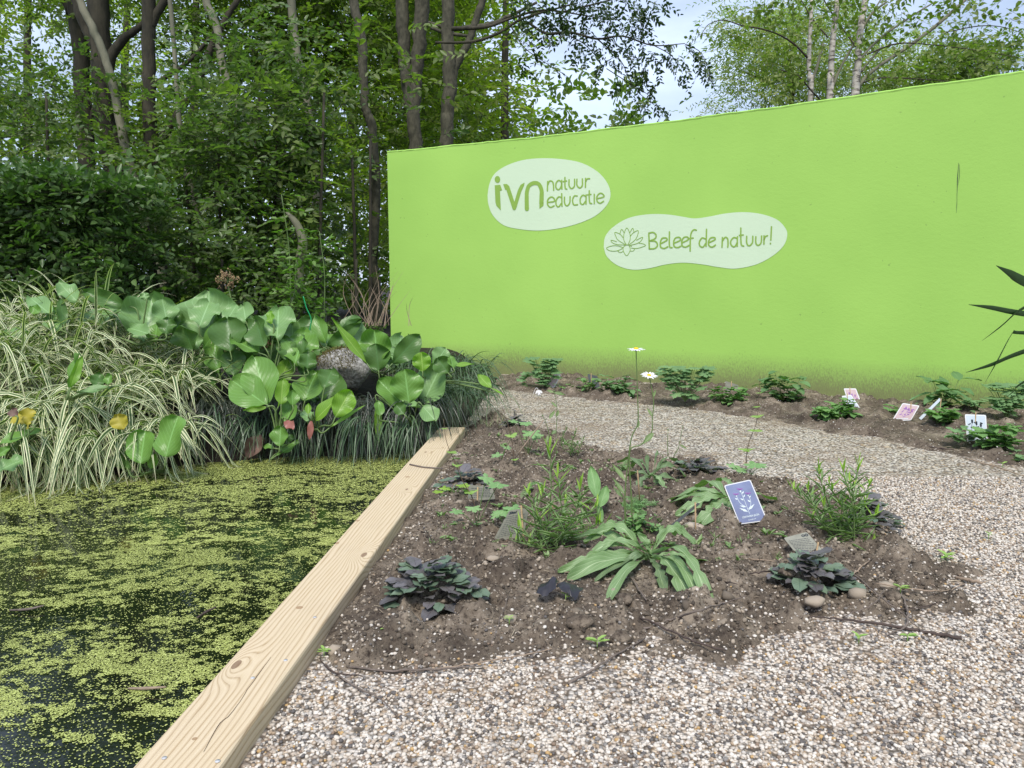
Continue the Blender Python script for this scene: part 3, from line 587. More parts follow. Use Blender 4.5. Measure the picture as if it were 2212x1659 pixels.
poly(zA([(185, 505), (280, 497), (312, 590), (275, 600), (290, 940), (215, 860), (197, 800)]))
poly(zA([(330, 485), (395, 483), (435, 520), (525, 790), (560, 890), (545, 925), (520, 938), (495, 920), (385, 582), (365, 582)]))
poly(zA([(525, 790), (585, 590), (630, 500), (700, 458), (695, 500), (640, 620), (560, 890), (535, 930)]))
SA([(740, 915), (737, 700), (745, 600), (780, 510), (870, 465), (950, 490), (993, 590), (995, 700), (990, 820)], [72, 68, 66, 66, 70, 66, 68, 74, 74]); poly(zA([(957, 800), (1030, 800), (1025, 860), (957, 910)]))
T1 = [[(1100, 440), (1095, 600)], [(1100, 500), (1130, 435), (1180, 440), (1200, 500), (1203, 590)],
      [(1340, 450), (1290, 420), (1245, 470), (1245, 550), (1290, 580), (1330, 530), (1342, 470)], [(1342, 420), (1345, 570)],
      [(1398, 370), (1398, 500), (1405, 560), (1430, 570)], [(1370, 440), (1425, 430)],
      [(1470, 410), (1470, 510), (1510, 560), (1560, 520), (1565, 400)], [(1605, 400), (1605, 500), (1650, 550), (1697, 510), (1700, 395)],
      [(1755, 385), (1752, 540)], [(1756, 440), (1785, 395), (1825, 390)],
      [(1105, 800), (1215, 780), (1200, 720), (1150, 710), (1100, 760), (1100, 840), (1150, 885), (1210, 860)],
      [(1340, 720), (1290, 705), (1245, 770), (1250, 850), (1290, 875), (1335, 820)], [(1342, 650), (1347, 865)],
      [(1390, 710), (1392, 810), (1430, 860), (1480, 810), (1487, 700)], [(1610, 690), (1560, 690), (1530, 760), (1550, 840), (1615, 840)],
      [(1760, 700), (1710, 675), (1665, 730), (1665, 810), (1710, 835), (1755, 780)], [(1765, 670), (1762, 830)],
      [(1818, 600), (1818, 740), (1830, 810), (1860, 820)], [(1790, 670), (1845, 662)], [(1905, 660), (1905, 820)],
      [(1955, 735), (2070, 705), (2050, 655), (2000, 645), (1952, 700), (1955, 780), (2005, 815), (2065, 780)]]
for s_ in T1: SA(s_, 24)
mb.build('lettering', M['letter'], logo1)
logo2 = wpoly(zB([(42, 450), (60, 330), (150, 220), (330, 115), (560, 72), (780, 75), (950, 100), (1090, 120), (1250, 100), (1450, 62), (1660, 48), (1860, 70), (2040, 135), (2140, 240), (2155, 330), (2110, 440), (1990, 550), (1800, 650), (1560, 698), (1360, 680), (1180, 650), (960, 630), (760, 650), (560, 695), (370, 710), (200, 660), (80, 560)]), .003, 'painted_sign', M['logo'], wall, rings=6)
tag(logo2, 'pale bean shaped sign with lotus flower'); mb = MB(); q = 480/2212*.8641
def SB(pts, w=17, **k): stroke2(zB(pts), w*q, h5, mb, **k)
T2 = [[(562, 290), (568, 470)], [(562, 290), (610, 280), (645, 310), (635, 350), (575, 378)], [(575, 378), (640, 385), (662, 430), (630, 465), (568, 470)],
      [(700, 410), (770, 370), (760, 345), (715, 350), (695, 400), (700, 450), (740, 465), (780, 445)], [(800, 275), (798, 400), (805, 450), (830, 455)],
      [(852, 405), (925, 370), (915, 338), (870, 345), (848, 390), (855, 440), (890, 455), (930, 440)], [(945, 400), (1015, 365), (1008, 335), (965, 340), (942, 385), (948, 435), (985, 450), (1025, 430)],
      [(1038, 495), (1040, 380), (1050, 290), (1080, 250), (1110, 255)], [(1015, 352), (1072, 345)],
      [(1215, 355), (1175, 345), (1145, 390), (1150, 435), (1185, 450), (1215, 410)], [(1227, 245), (1222, 440)],
      [(1250, 400), (1322, 365), (1318, 340), (1275, 345), (1250, 385), (1255, 430), (1290, 450), (1330, 425)],
      [(1410, 340), (1405, 450)], [(1410, 380), (1440, 338), (1468, 350), (1475, 400), (1472, 450)],
      [(1580, 350), (1540, 340), (1505, 385), (1515, 430), (1550, 445), (1580, 400)], [(1583, 330), (1580, 440)],
      [(1622, 230), (1622, 350), (1630, 425), (1655, 438)], [(1605, 315), (1650, 310)], [(1690, 325), (1690, 400), (1715, 435), (1755, 400), (1760, 325)],
      [(1795, 330), (1795, 400), (1820, 430), (1855, 400), (1862, 322)], [(1890, 320), (1888, 415)], [(1890, 365), (1905, 330), (1930, 318)],
      [(1975, 215), (1968, 370)], [(1963, 405), (1965, 411)]]
for s_ in T2: SB(s_)
LOT = [[(305, 425), (275, 370), (275, 300), (310, 228), (345, 300), (345, 370), (318, 425)], [(300, 425), (210, 370), (180, 320), (172, 280), (230, 300), (265, 340)],
       [(330, 425), (400, 370), (430, 320), (440, 260), (390, 280), (350, 320)], [(228, 295), (248, 245), (278, 285)], [(345, 280), (376, 232), (392, 275)],
       [(285, 425), (200, 420), (145, 400), (127, 370), (190, 385)], [(345, 428), (420, 410), (470, 380), (490, 335), (420, 370)],
       [(255, 450), (200, 435), (140, 435), (75, 460), (110, 490), (180, 495), (240, 475), (265, 450)], [(360, 460), (420, 465), (480, 450), (525, 430), (490, 410), (450, 405)],
       [(285, 430), (265, 465), (275, 510), (308, 548), (340, 505), (348, 465), (335, 430)], [(200, 492), (230, 512), (265, 500)], [(350, 495), (380, 495), (398, 475)], [(285, 430), (310, 425), (335, 430)], [(365, 440), (335, 430)]]
for s_ in LOT: SB(s_, 7)
mb.build('lettering', M['letter'], logo2)
mb = MB()
for pts, w in (([(2071, 352), (2069, 385), (2068, 405), (2067, 430)], [.6, 1.6, 1.0, .5]), ([(2073, 355), (2072, 380), (2070, 400)], [.4, .8, .4]), ([(2068, 430), (2067, 445), (2066, 460)], [.5, .8, .4])):
    stroke2([np.array(p)+np.array([rng.normal()*.5, 0]) for p in pts], w, lambda x, y: wallhit(x, y, .003), mb)
mb.build('crack', M['ink'], wall)
# ---------------------------------------------------------------- woodland
def EL(px, py, Y, rx, ry, rz):                       # ellipsoid: centre pixel and distance, radii in pixels (x, y) and metres (depth)
    return (D(px, py, Y), (rx*Y/F, rz, ry*Y/F))
def toground(P):
    p = P[-1]; g = float(gz(p[0], p[1])); return np.vstack([P, [p[0], p[1], g-.15]]) if p[2] > g+.05 else P
def tree(name, label, Y, stems, ells, nclus, per, L, mat, bark, seed, cat='tree', group=None, sig=.35, **kw):
    """stems: (pixel points, pixel widths, to ground?) ; ells: pixel ellipsoids of the crown"""
    P0 = smooth([D(x, y, Y) for x, y in stems[0][0]], 5) if stems else np.array([ells[0][0]])
    base = np.array([P0[-1][0], P0[-1][1], float(gz(P0[-1][0], P0[-1][1]))])
    root = empty(name, base, label, cat, group)
    for k, st in enumerate(stems):
        pts, w = st[0], st[1]; dz = st[3] if len(st) > 3 else 0
        P = [D(x, y, Y+dz*q) for (x, y), q in zip(pts, np.linspace(1, 0, len(pts)))]
        W = list(np.array(w, float)*Y/F/2)
        if len(st) < 3 or st[2]:
            P = toground(np.array(P)); W.append(W[-1]*1.15)
        P = smooth(P, 6); P[1:-1] += rng.normal(size=(len(P)-2, 3))*np.mean(W)*.10
        mb = MB(); tube(mb, P, W, 10); mb.build('trunk' if k == 0 else 'limb', M[bark], root, base)
    if ells:
        if cat == 'tree' and stems and Y < 11: ells = [(CAM+(np.asarray(c_)-CAM)*1.16, np.asarray(r_)*1.1) for c_, r_ in ells]
        mb = MB(); crown(mb, ells, nclus, per, L, seed, sig=sig, **kw); mb.build('crown', [M[mat], M['twigm']], root, base)
    return root
WOOD = 'trees of the dark wood'
# far layer: leafy trees closing the view
FAR = [(-160, 200, 15, 'left edge'), (60, 120, 19, ''), (270, 330, 22, ''), (420, 90, 20, ''), (600, 200, 17, ''), (760, 60, 21, ''), (880, 260, 16, ''), (1010, 120, 18, ''), (1090, 230, 14, '')]
FARL = ['far leafy tree at the left edge behind the clipped hedge', 'far tree behind the twin mossy trunks with bright sky in its gaps', 'low far tree seen between the two big dark trunks', 'far bright green tree behind the forked trunk',
        'far tree behind the pale leaning trunks', 'tall far tree behind the lichen spotted trunk', 'far low tree just above the left end of the wall', 'far tree behind the forked trunk nearest the sky', 'bright leafy tree reaching down beside the open sky over the wall']
for k, ((x, y, Y, q), lab) in enumerate(zip(FAR, FARL)):
    rx = 165; ell = [EL(x, y, Y, rx, 190, 2.2), EL(x-20, y-240, Y, rx*.7, 110, 1.6)]
    if k not in (2,): ell.append(EL(x+20, 430, Y-1, 150, 130, 1.6))
    if k == 8: ell = [EL(960, 150, Y, 60, 130, 1.2), EL(1015, 245, Y, 40, 25, .6), EL(960, 250, Y, 60, 80, 1), EL(950, -60, Y, 90, 100, 1.2)]
    if k == 7: ell = [EL(935, 90, Y, 100, 150, 1.8), EL(960, 300, Y, 120, 120, 1.2), EL(960, -160, Y, 150, 120, 1.8)]
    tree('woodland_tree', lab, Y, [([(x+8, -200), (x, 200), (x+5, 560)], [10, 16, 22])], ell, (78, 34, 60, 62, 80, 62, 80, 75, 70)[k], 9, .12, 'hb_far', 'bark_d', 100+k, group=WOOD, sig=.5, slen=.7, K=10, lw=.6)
# traced trunks
tree('woodland_tree', 'dark twin trunk tree, the leftmost big trunk above the hedge', 10.5, [([(150, -120), (165, 0), (180, 200), (190, 390), (200, 560)], [30, 33, 31, 33, 38]), ([(150, 30), (120, -60), (100, -160)], [14, 12, 10], False), ([(205, 230), (190, 270), (185, 290)], [9, 10, 9], False)],
     [EL(60, -60, 10.5, 170, 130, 1.6), EL(90, 250, 10, 120, 80, 1.0)], 36, 8, .085, 'hb_mid', 'bark_d', 1, group=WOOD)
tree('woodland_tree', 'thick mossy dark trunk forking up to the right, second big trunk from the left', 9.6, [([(205, -120), (212, 0), (223, 200), (238, 320), (254, 420), (262, 560)], [40, 42, 40, 42, 46, 52]), ([(400, -40), (310, 50), (262, 90), (238, 130), (230, 190)], [8, 12, 18, 22, 24], False), ([(150, -60), (178, 40), (205, 95), (222, 140)], [20, 24, 24, 20], False)],
     [EL(230, -140, 9.6, 220, 90, 1.6), EL(340, 30, 9.6, 90, 50, .8)], 45, 8, .085, 'hb_mid', 'bark_d', 2, group=WOOD)
tree('woodland_tree', 'slim grey trunk leaning across the thick mossy one', 8.8, [([(165, -60), (176, 10), (205, 70), (234, 148), (258, 250), (273, 332), (297, 422), (318, 520), (345, 580), (352, 640)], [14, 15, 16, 16, 18, 20, 22, 22, 20, 22])], [EL(80, -120, 9, 120, 90, 1)], 14, 8, .085, 'hb_mid', 'bark_g', 3, group=WOOD)
tree('woodland_tree', 'straight dark trunk with one limb forking low to the right', 9.2, [([(324, -120), (324, 0), (321, 130), (322, 234), (328, 330), (334, 420), (342, 560)], [26, 27, 26, 26, 32, 34, 40]), ([(560, -60), (500, 20), (462, 92), (425, 180), (385, 245), (345, 312)], [8, 12, 14, 15, 16, 18], False), ([(470, 60), (410, 130), (335, 180)], [6, 8, 10], False), ([(420, -80), (350, 10), (325, 60)], [14, 16, 18], False)],
     [EL(400, -130, 9.2, 200, 90, 1.6), EL(520, 40, 9.2, 110, 60, .8), EL(430, 330, 8.8, 110, 60, .9)], 70, 8, .085, 'hb_mid', 'bark_d', 4, group=WOOD)
tree('woodland_tree', 'very thin grey upright trunk right of the forked trunk', 8.2, [([(362, -80), (367, 0), (380, 150), (386, 250), (400, 340), (412, 400), (430, 480), (434, 560), (431, 640)], [9, 9, 9, 10, 11, 11, 11, 11, 12])], [EL(380, -140, 8.2, 60, 60, .6)], 6, 7, .08, 'hb_mid', 'bark_g', 5, group=WOOD)
tree('woodland_tree', 'pale grey trunk leaning left in the middle of the wood', 9.0, [([(430, -60), (445, 0), (468, 60), (480, 140), (500, 200), (535, 268), (560, 340), (600, 430), (640, 560)], [15, 16, 16, 16, 17, 17, 15, 15, 17])], [EL(520, -120, 9, 150, 70, 1), EL(610, 90, 9.4, 90, 90, .8)], 45, 8, .085, 'hb_mid', 'bark_g', 6, group=WOOD)
tree('woodland_tree', 'light grey trunk standing between two leaning pale trunks', 9.4, [([(622, -80), (630, 10), (640, 110), (664, 219), (672, 300), (680, 363), (686, 470), (692, 600)], [17, 17, 16, 17, 17, 17, 18, 20])], [EL(700, -80, 9.4, 150, 80, 1), EL(560, 60, 9.8, 80, 100, .8), EL(720, 160, 9.8, 70, 110, .8)], 75, 8, .085, 'hb_mid', 'bark_g', 7, group=WOOD)
tree('woodland_tree', 'whitish lichen spotted trunk bending down towards the wall end', 8.6, [([(752, -80), (764, 0), (781, 90), (786, 180), (790, 235), (802, 275), (812, 400), (806, 560), (812, 620)], [18, 19, 20, 18, 17, 20, 18, 20, 22])], [EL(700, 30, 9.6, 60, 80, .6), EL(850, 140, 9.4, 60, 110, .6)], 34, 8, .085, 'hb_mid', 'bark_m', 8, group=WOOD)
tree('woodland_tree', 'dark double trunk rising over the left end of the wall', 9.3, [([(868, -100), (870, 0), (873, 110), (882, 190), (893, 260), (900, 340), (905, 500)], [27, 27, 26, 26, 28, 28, 30]), ([(915, -100), (912, 0), (903, 110), (896, 190), (893, 260)], [30, 31, 28, 26, 20], False)],
     [EL(870, -120, 9.3, 130, 80, 1.2), EL(860, 60, 10, 70, 60, .6), EL(900, 300, 9.6, 110, 40, .7)], 60, 8, .085, 'hb_mid', 'bark_m', 9, group=WOOD)
tree('woodland_tree', 'dark mossy trunk forking left and right, the one nearest the open sky', 8.9, [([(968, -100), (969, 0), (967, 80), (972, 140), (970, 210), (965, 280), (962, 420)], [26, 27, 26, 30, 28, 28, 32]), ([(1060, -70), (1043, 0), (1022, 60), (1008, 100), (982, 150), (975, 200)], [14, 15, 15, 15, 18, 18], False), ([(1160, 5), (1100, 35), (1060, 52), (1020, 58), (975, 62), (925, 48)], [5, 7, 9, 9, 9, 6], False), ([(1010, 78), (960, 70), (930, 60)], [6, 8, 6], False)],
     [EL(1000, -110, 8.9, 150, 70, 1.2), EL(1010, 170, 9.3, 80, 60, .6), EL(930, 150, 9.6, 50, 90, .5), EL(985, 30, 9.6, 85, 45, .6)], 66, 8, .08, 'hb_far', 'bark_m', 10, group=WOOD)
# nearer shrubs of the wood
def shrub(name, label, Y, stemx, ells, nclus_, per, L, mat, seed, group='shrubs under the trees', cat='shrub', **kw):
    return tree(name, label, Y, [([(x0, y0), (x1, y1)], [5, 8]) for x0, y0, x1, y1 in stemx], ells, int(nclus_*.62), per, L, mat, 'bark_d', seed, cat, group, **kw)
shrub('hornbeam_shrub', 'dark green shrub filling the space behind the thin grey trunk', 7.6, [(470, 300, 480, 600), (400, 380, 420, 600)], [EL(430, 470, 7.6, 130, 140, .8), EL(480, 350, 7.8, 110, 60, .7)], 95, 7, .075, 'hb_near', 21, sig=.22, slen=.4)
shrub('hornbeam_shrub', 'layered shrub with lit yellow green sprays in the middle of the wood', 7.8, [(560, 200, 560, 620), (600, 240, 590, 620)], [EL(570, 350, 7.8, 150, 90, .8), EL(560, 230, 8, 120, 70, .7), EL(600, 130, 8.3, 130, 60, .7)], 105, 7, .075, 'hb_near', 22, sig=.24, slen=.42)
shrub('hornbeam_shrub', 'dark shrub around the curved grey stump', 7.9, [(640, 420, 650, 640), (560, 480, 570, 640)], [EL(600, 530, 7.9, 150, 110, .8)], 70, 7, .07, 'hb_near', 23, sig=.22, slen=.38)
shrub('hornbeam_shrub', 'shrub spreading sprays over the left end of the wall', 7.9, [(760, 320, 770, 640), (800, 300, 800, 640)], [EL(770, 320, 7.9, 100, 50, .5), EL(760, 430, 8.0, 90, 110, .6), EL(880, 290, 8.2, 130, 30, .4), EL(770, 560, 8.0, 80, 80, .5)], 110, 7, .075, 'hb_near', 24, sig=.2, slen=.4)
shrub('hornbeam_shrub', 'shrub with large pale leaves hanging beside the lichen spotted trunk', 7.4, [(700, 200, 690, 620)], [EL(690, 250, 7.5, 90, 90, .5), EL(860, 200, 7.9, 70, 60, .4), EL(690, 400, 7.7, 90, 80, .5)], 52, 6, .085, 'hb_mid', 25, sig=.25, slen=.4)
shrub('hornbeam_shrub', 'low dark shrub behind the brown seed head', 6.9, [(480, 560, 480, 640)], [EL(480, 590, 6.9, 180, 60, .5), EL(330, 560, 6.9, 90, 90, .5)], 60, 7, .065, 'hb_near', 26, sig=.2, slen=.35)
shrub('hornbeam_shrub', 'low shrub against the foot of the wall end', 7.2, [(770, 560, 770, 680)], [EL(740, 640, 7.1, 120, 60, .4)], 46, 7, .06, 'hb_near', 27, sig=.18, slen=.32)
shrub('hornbeam_shrub', 'shrub with bright sky behind it above the clipped hedge', 8.6, [(100, 200, 110, 500)], [EL(60, 320, 8.6, 150, 70, .7), EL(110, 180, 8.8, 110, 70, .6)], 44, 7, .075, 'hb_near', 28, sig=.25, slen=.42)
shrub('hornbeam_shrub', 'shrub hiding the foot of the leftmost trunk', 8.2, [(-60, 300, -50, 560)], [EL(-60, 380, 8.2, 130, 120, .7), EL(-90, 150, 9, 120, 90, .7)], 50, 7, .075, 'hb_near', 29, sig=.25, slen=.42)
shrub('hornbeam_shrub', 'shrub behind the straight forked trunk', 8.9, [(290, 300, 290, 560)], [EL(300, 430, 8.9, 110, 100, .7), EL(400, 250, 9.3, 70, 60, .5)], 56, 7, .08, 'hb_mid', 30, sig=.25, slen=.42)
# saplings in front
for (x0, y0, x1, y1, Y, lab, sd) in ((608, 420, 628, 650, 6.4, 'pale leaved sapling in front of the curved grey stump', 41), (690, 500, 700, 690, 6.6, 'young sapling left of the wall foot with fresh green leaves', 42), (640, 560, 620, 700, 6.2, 'short fresh green sapling behind the upright bergenia leaves', 43)):
    r0 = np.random.default_rng(sd); root = empty('sapling', G(x1, y1, .15)*0+D(x1, y1, Y), lab, 'sapling', 'saplings at the edge of the wood')
    P = smooth([D(x0, y0, Y), D((x0+x1)/2+6, (y0+y1)/2, Y), D(x1, y1, Y), D(x1, y1+60, Y)], 6); o_ = np.array(root.location)
    mb = MB(); tube(mb, P, [.003, .006, .008], 6); mb.build('stem', M['stemg'], root, o_)
    mb = MB(); n = 30; t = r0.random(n)*.8; idx = (t*(len(P)-1)).astype(int); pos = P[idx]; az = r0.random(n)*6.28
    dd = np.stack([np.cos(az), np.sin(az), .2+0*az], 1); sprays(mb, pos, dd, r0, .062, K=4, slen=.2, lw=.55, upn=.3); mb.build('leaves', [M['hb_lite'], M['stemg']], root, o_)
mb = MB(); P = smooth([D(x, y, 7.1) for x, y in ((618, 458), (632, 472), (645, 492), (654, 520), (652, 545), (646, 575), (646, 640))], 5); tube(mb, P, [.012, .034, .042, .046, .04], 10)
tag(mb.build('curved_stump', M['bark_g'], None, P[-1]), 'curved grey broken stump among the shrubs', 'stump')
# small clipped hedge on the left
def boxcrown(mb, x0, x1, y0, y1, z0, z1, n, L, seed):
    r = np.random.default_rng(seed); P = np.stack([x0+(x1-x0)*r.random(n), y0+(y1-y0)*r.random(n)**2.2, z0+(z1-z0)*r.random(n)**.8], 1)
    top = r.random(n) < .3; P[top, 2] = z1-r.random(top.sum())**2*.12; P[:, 2] += (fbm(P[:, 0]*2.5, P[:, 1]*2, 3)-.5)*.16; P[:, 1] += (fbm(P[:, 0]*4, P[:, 2]*4, 5)-.5)*.3
    out = np.stack([0*P[:, 0], -1+0*P[:, 0], .2+0*P[:, 0]], 1); out[top] = (0, -.2, .7); sprays(mb, P, out, r, L, K=9, slen=.28, lw=.6, upn=.75, droop=.3)
hb0 = D(-260, 600, 6.1); hb1 = D(292, 600, 6.1); base = np.array([(hb0[0]+hb1[0])/2, 6.4, .2]); root = empty('hedge', base, 'dense dark green clipped hornbeam hedge at the left', 'hedge')
mb = MB(); boxcrown(mb, hb0[0], hb1[0], 5.95, 7.0, .2, 1.58, 2300, .068, 51); mb.build('hedge_foliage', [M['hedge'], M['twigm']], root, base)
mb = MB(); V = []
for x in np.linspace(hb0[0]+.1, hb1[0]-.1, 7): tube(mb, [(x, 6.6, .1), (x+.05, 6.6, .8), (x-.03, 6.65, 1.35)], [.02, .015, .008], 6)
mb.build('hedge_stems', M['bark_d'], root, base)
r0 = np.random.default_rng(52)
for k in range(16):
    mb = MB()
    x = hb0[0]+(hb1[0]-hb0[0])*r0.random(); p = np.array([x, 6.2+.5*r0.random(), 1.55]); q = p+np.array([r0.normal()*.06, 0, .12+.16*r0.random()]); tube(mb, [p, q], .003, 4, 1)
    n = 6; pos = p+(q-p)*(np.arange(n)/n)[:, None]; az = r0.random(n)*6.28; leaves6(mb, pos, np.stack([np.cos(az), np.sin(az), .4+0*az], 1), np.tile([0, 0, 1.], (n, 1)), np.full(n, .05), np.full(n, .028))
    mb.build('shoot', [M['hb_lite'], M['twigm']], root, base)
# undergrowth mass far behind
mb = MB(); r0 = np.random.default_rng(60); n = 3600; x = -19+22*r0.random(n); pos = np.stack([x, 17+8*r0.random(n), .1+5.5*r0.random(n)**1.2], 1); sprays(mb, pos, np.tile([0, -1., .2], (n, 1)), r0, .19, K=9, slen=.9, lw=.66, twig=False, upn=1.2)
tag(mb.build('distant_undergrowth', [M['hb_mid'], M['twigm']]), 'dark mass of undergrowth deep in the wood', 'undergrowth', kind='stuff')
mb = MB(); n = 1500; x = -5+(WX0+4.8)*r0.random(n); y = 5.3+3.5*r0.random(n); pos = np.stack([x, y, gz(x, y)+.03+.18*r0.random(n)], 1); sprays(mb, pos, np.tile([0, -.2, .5], (n, 1)), r0, .05, K=6, slen=.2, lw=.6, twig=False)
tag(mb.build('ivy_ground_cover', [M['hb_near'], M['twigm']]), 'dark low leaves covering the ground under the trees', 'ground cover', kind='stuff')
# overhanging branch across the sky
Y = 7.9; base = D(985, 60, Y); root = empty('overhanging_branch', base, 'long leafy branch hanging over the wall against the sky', 'branch')
BR = [([(975, 62), (1050, 58), (1110, 38), (1180, 22), (1300, 40)], [9, 7, 5, 4, 2]), ([(940, 92), (1020, 90), (1080, 70), (1130, 40), (1240, 8)], [5, 6, 6, 5, 3]), ([(1140, 48), (1180, 72), (1232, 70), (1290, 84), (1345, 78), (1410, 98), (1480, 94)], [5, 6, 5, 4, 3, 1.5]),
      ([(1232, 78), (1262, 95), (1290, 125), (1305, 150)], [2.5, 2, 1.5, 1]), ([(1310, 148), (1360, 180), (1400, 205), (1430, 240)], [2, 1.6, 1.2, .8]), ([(1290, 84), (1340, 130), (1370, 190), (1415, 228)], [3, 2, 1.5, 1]), ([(1400, 92), (1450, 120), (1475, 160)], [2, 1.5, 1]), ([(1480, 96), (1515, 115), (1535, 165)], [2, 1.4, .8]), ([(1100, 50), (1130, 100), (1170, 130), (1225, 165)], [3, 2, 1.5, 1]), ([(1200, 30), (1350, -10), (1460, -60)], [4, 3, 2])]
mb = MB()
for pts, w in BR: tube(mb, smooth([D(x, y, Y) for x, y in pts], 5), list(np.array(w)*Y/F/2), 6)
mb.build('limb', M['bark_d'], root, base)
CL = [(900, 40, 110, 9), (1050, 80, 120, 10), (1200, 30, 150, 14), (1350, 30, 150, 14), (1500, 30, 140, 12), (1620, 20, 70, 6), (1000, 180, 60, 3), (1110, 140, 70, 4), (1250, 160, 100, 8), (1380, 190, 90, 7), (1500, 160, 90, 7), (1610, 130, 50, 3), (950, 280, 40, 1), (1040, 320, 35, 1), (1110, 380, 25, 1), (1220, 290, 40, 2), (1230, 350, 25, 1), (1330, 270, 60, 4), (1400, 320, 50, 4), (1480, 260, 70, 5), (1580, 285, 75, 6), (1690, 265, 65, 5), (1790, 250, 50, 3), (1855, 290, 45, 3), (1890, 345, 30, 2), (1930, 390, 22, 2), (1750, 340, 40, 3), (1785, 410, 20, 1), (1600, 390, 45, 4), (1640, 470, 28, 2), (1540, 420, 32, 2), (1340, 370, 30, 1), (1430, 430, 32, 2), (1500, 485, 34, 2), (1570, 550, 32, 3), (1640, 580, 22, 2), (1680, 610, 14, 1), (860, 320, 50, 2), (870, 190, 60, 3), (1300, -120, 250, 26), (1050, -120, 200, 18)]
mb = MB(); r0 = np.random.default_rng(70)
for x, y, rp, k in CL:
    c = D(777.6+x*.3906, y*.3906, Y); k = int(k*1.6)+1; pos = c+r0.normal(size=(k, 3))*np.array([1, 1.2, .8])*rp*.3906*Y/F*.42
    sprays(mb, pos, np.tile([.25, -.1, 0], (k, 1)), r0, .052, K=8, slen=.19, lw=.52, hang=.9, upn=.6)
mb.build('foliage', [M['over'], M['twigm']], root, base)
# birches and feathery tree behind the right part of the wall
def zc(x, y): return (1469+x*.336, y*.336)
Y = 9.2; BI = 'birches behind the wall'
def birch(label, stems, clus, seed):
    tr = [([zc(*p) for p in pts], w, g, dz) for pts, w, g, dz in stems]; Pb = D(*tr[0][0][-1], Y); base = np.array([Pb[0], Pb[1], 0]); root = empty('birch_tree', base, label, 'tree', BI)
    for k, (pts, w, g, dz) in enumerate(tr):
        P = [D(x, y, Y+dz*q) for (x, y), q in zip(pts, np.linspace(1, 0, len(pts)))]; W = list(np.array(w, float)*Y/F/2)
        if g: P = P+[np.array([P[-1][0], P[-1][1], -.1])]; W.append(W[-1]*1.5)
        mb = MB(); tube(mb, smooth(P, 6), W, 10); mb.build('trunk' if g else 'limb', M['birchbark' if g else ('bark_g' if w[-1] > 4 else 'twigm')], root, base)
    mb = MB(); r = np.random.default_rng(seed)
    for x, y, rp, k in clus:
        k = max(1, int(k*.92)); c = D(*zc(x, y), Y); pos = c+r.normal(size=(k, 3))*np.array([1, 0, .8])*rp*.336*Y/F*.5+r.normal(size=(k, 3))*np.array([0, .35, 0])
        sprays(mb, pos, np.tile([.1, 0, 0], (k, 1)), r, .066, K=5, slen=.3, lw=.72, hang=.45, upn=.8)
    mb.build('crown', [M['birch'], M['twigm']], root, base)
birch('slimmest white birch trunk, left of the three behind the wall', [([(850, -300), (843, 80), (835, 230), (828, 380), (832, 520), (838, 650)], [5, 7, 8, 9, 9, 11], True, 0), ([(780, 0), (850, 120), (950, 240)], [2, 3, 3], False, .3), ([(130, 240), (180, 160), (280, 130), (400, 165), (520, 185), (640, 225), (740, 290), (828, 380)], [1, 1.5, 2, 2.5, 3, 3, 4, 4], False, -.4), ([(90, 250), (60, 330), (140, 420), (200, 500)], [1, 1, 1, 1], False, -.4), ([(650, 450), (760, 490), (850, 590), (900, 640)], [2, 3, 3, 3], False, -.3), ([(920, 280), (880, 430), (850, 520)], [4, 6, 6], False, 0)],
      [(480, 100, 70, 7), (640, 130, 90, 12), (560, 40, 90, 12), (720, 40, 80, 12), (760, 180, 70, 8), (400, 150, 50, 4), (280, 140, 40, 3), (180, 165, 30, 3), (110, 240, 28, 3), (60, 330, 22, 2), (150, 410, 22, 2), (200, 500, 12, 1), (250, 210, 30, 1), (700, 330, 80, 10), (640, 440, 70, 8), (740, 470, 70, 8), (620, 520, 50, 5), (700, 600, 60, 6), (560, 450, 30, 2), (600, -120, 200, 26)], 81)
birch('middle white birch trunk behind the wall', [([(1020, -300), (1010, 0), (990, 180), (975, 350), (968, 500), (962, 640)], [9, 10, 11, 12, 12, 14], True, 0), ([(900, -40), (1000, 120), (1130, 300)], [2, 3, 3], False, .4), ([(1300, -20), (1180, 180), (1040, 420), (980, 560)], [3, 4, 5, 6], False, .2)],
      [(920, 60, 90, 14), (1060, 80, 80, 12), (900, 200, 60, 7), (1060, 220, 70, 8), (900, 330, 60, 7), (1040, 360, 70, 8), (900, 450, 70, 8), (1050, 520, 60, 7), (920, 580, 60, 7), (1000, -120, 180, 24)], 82)
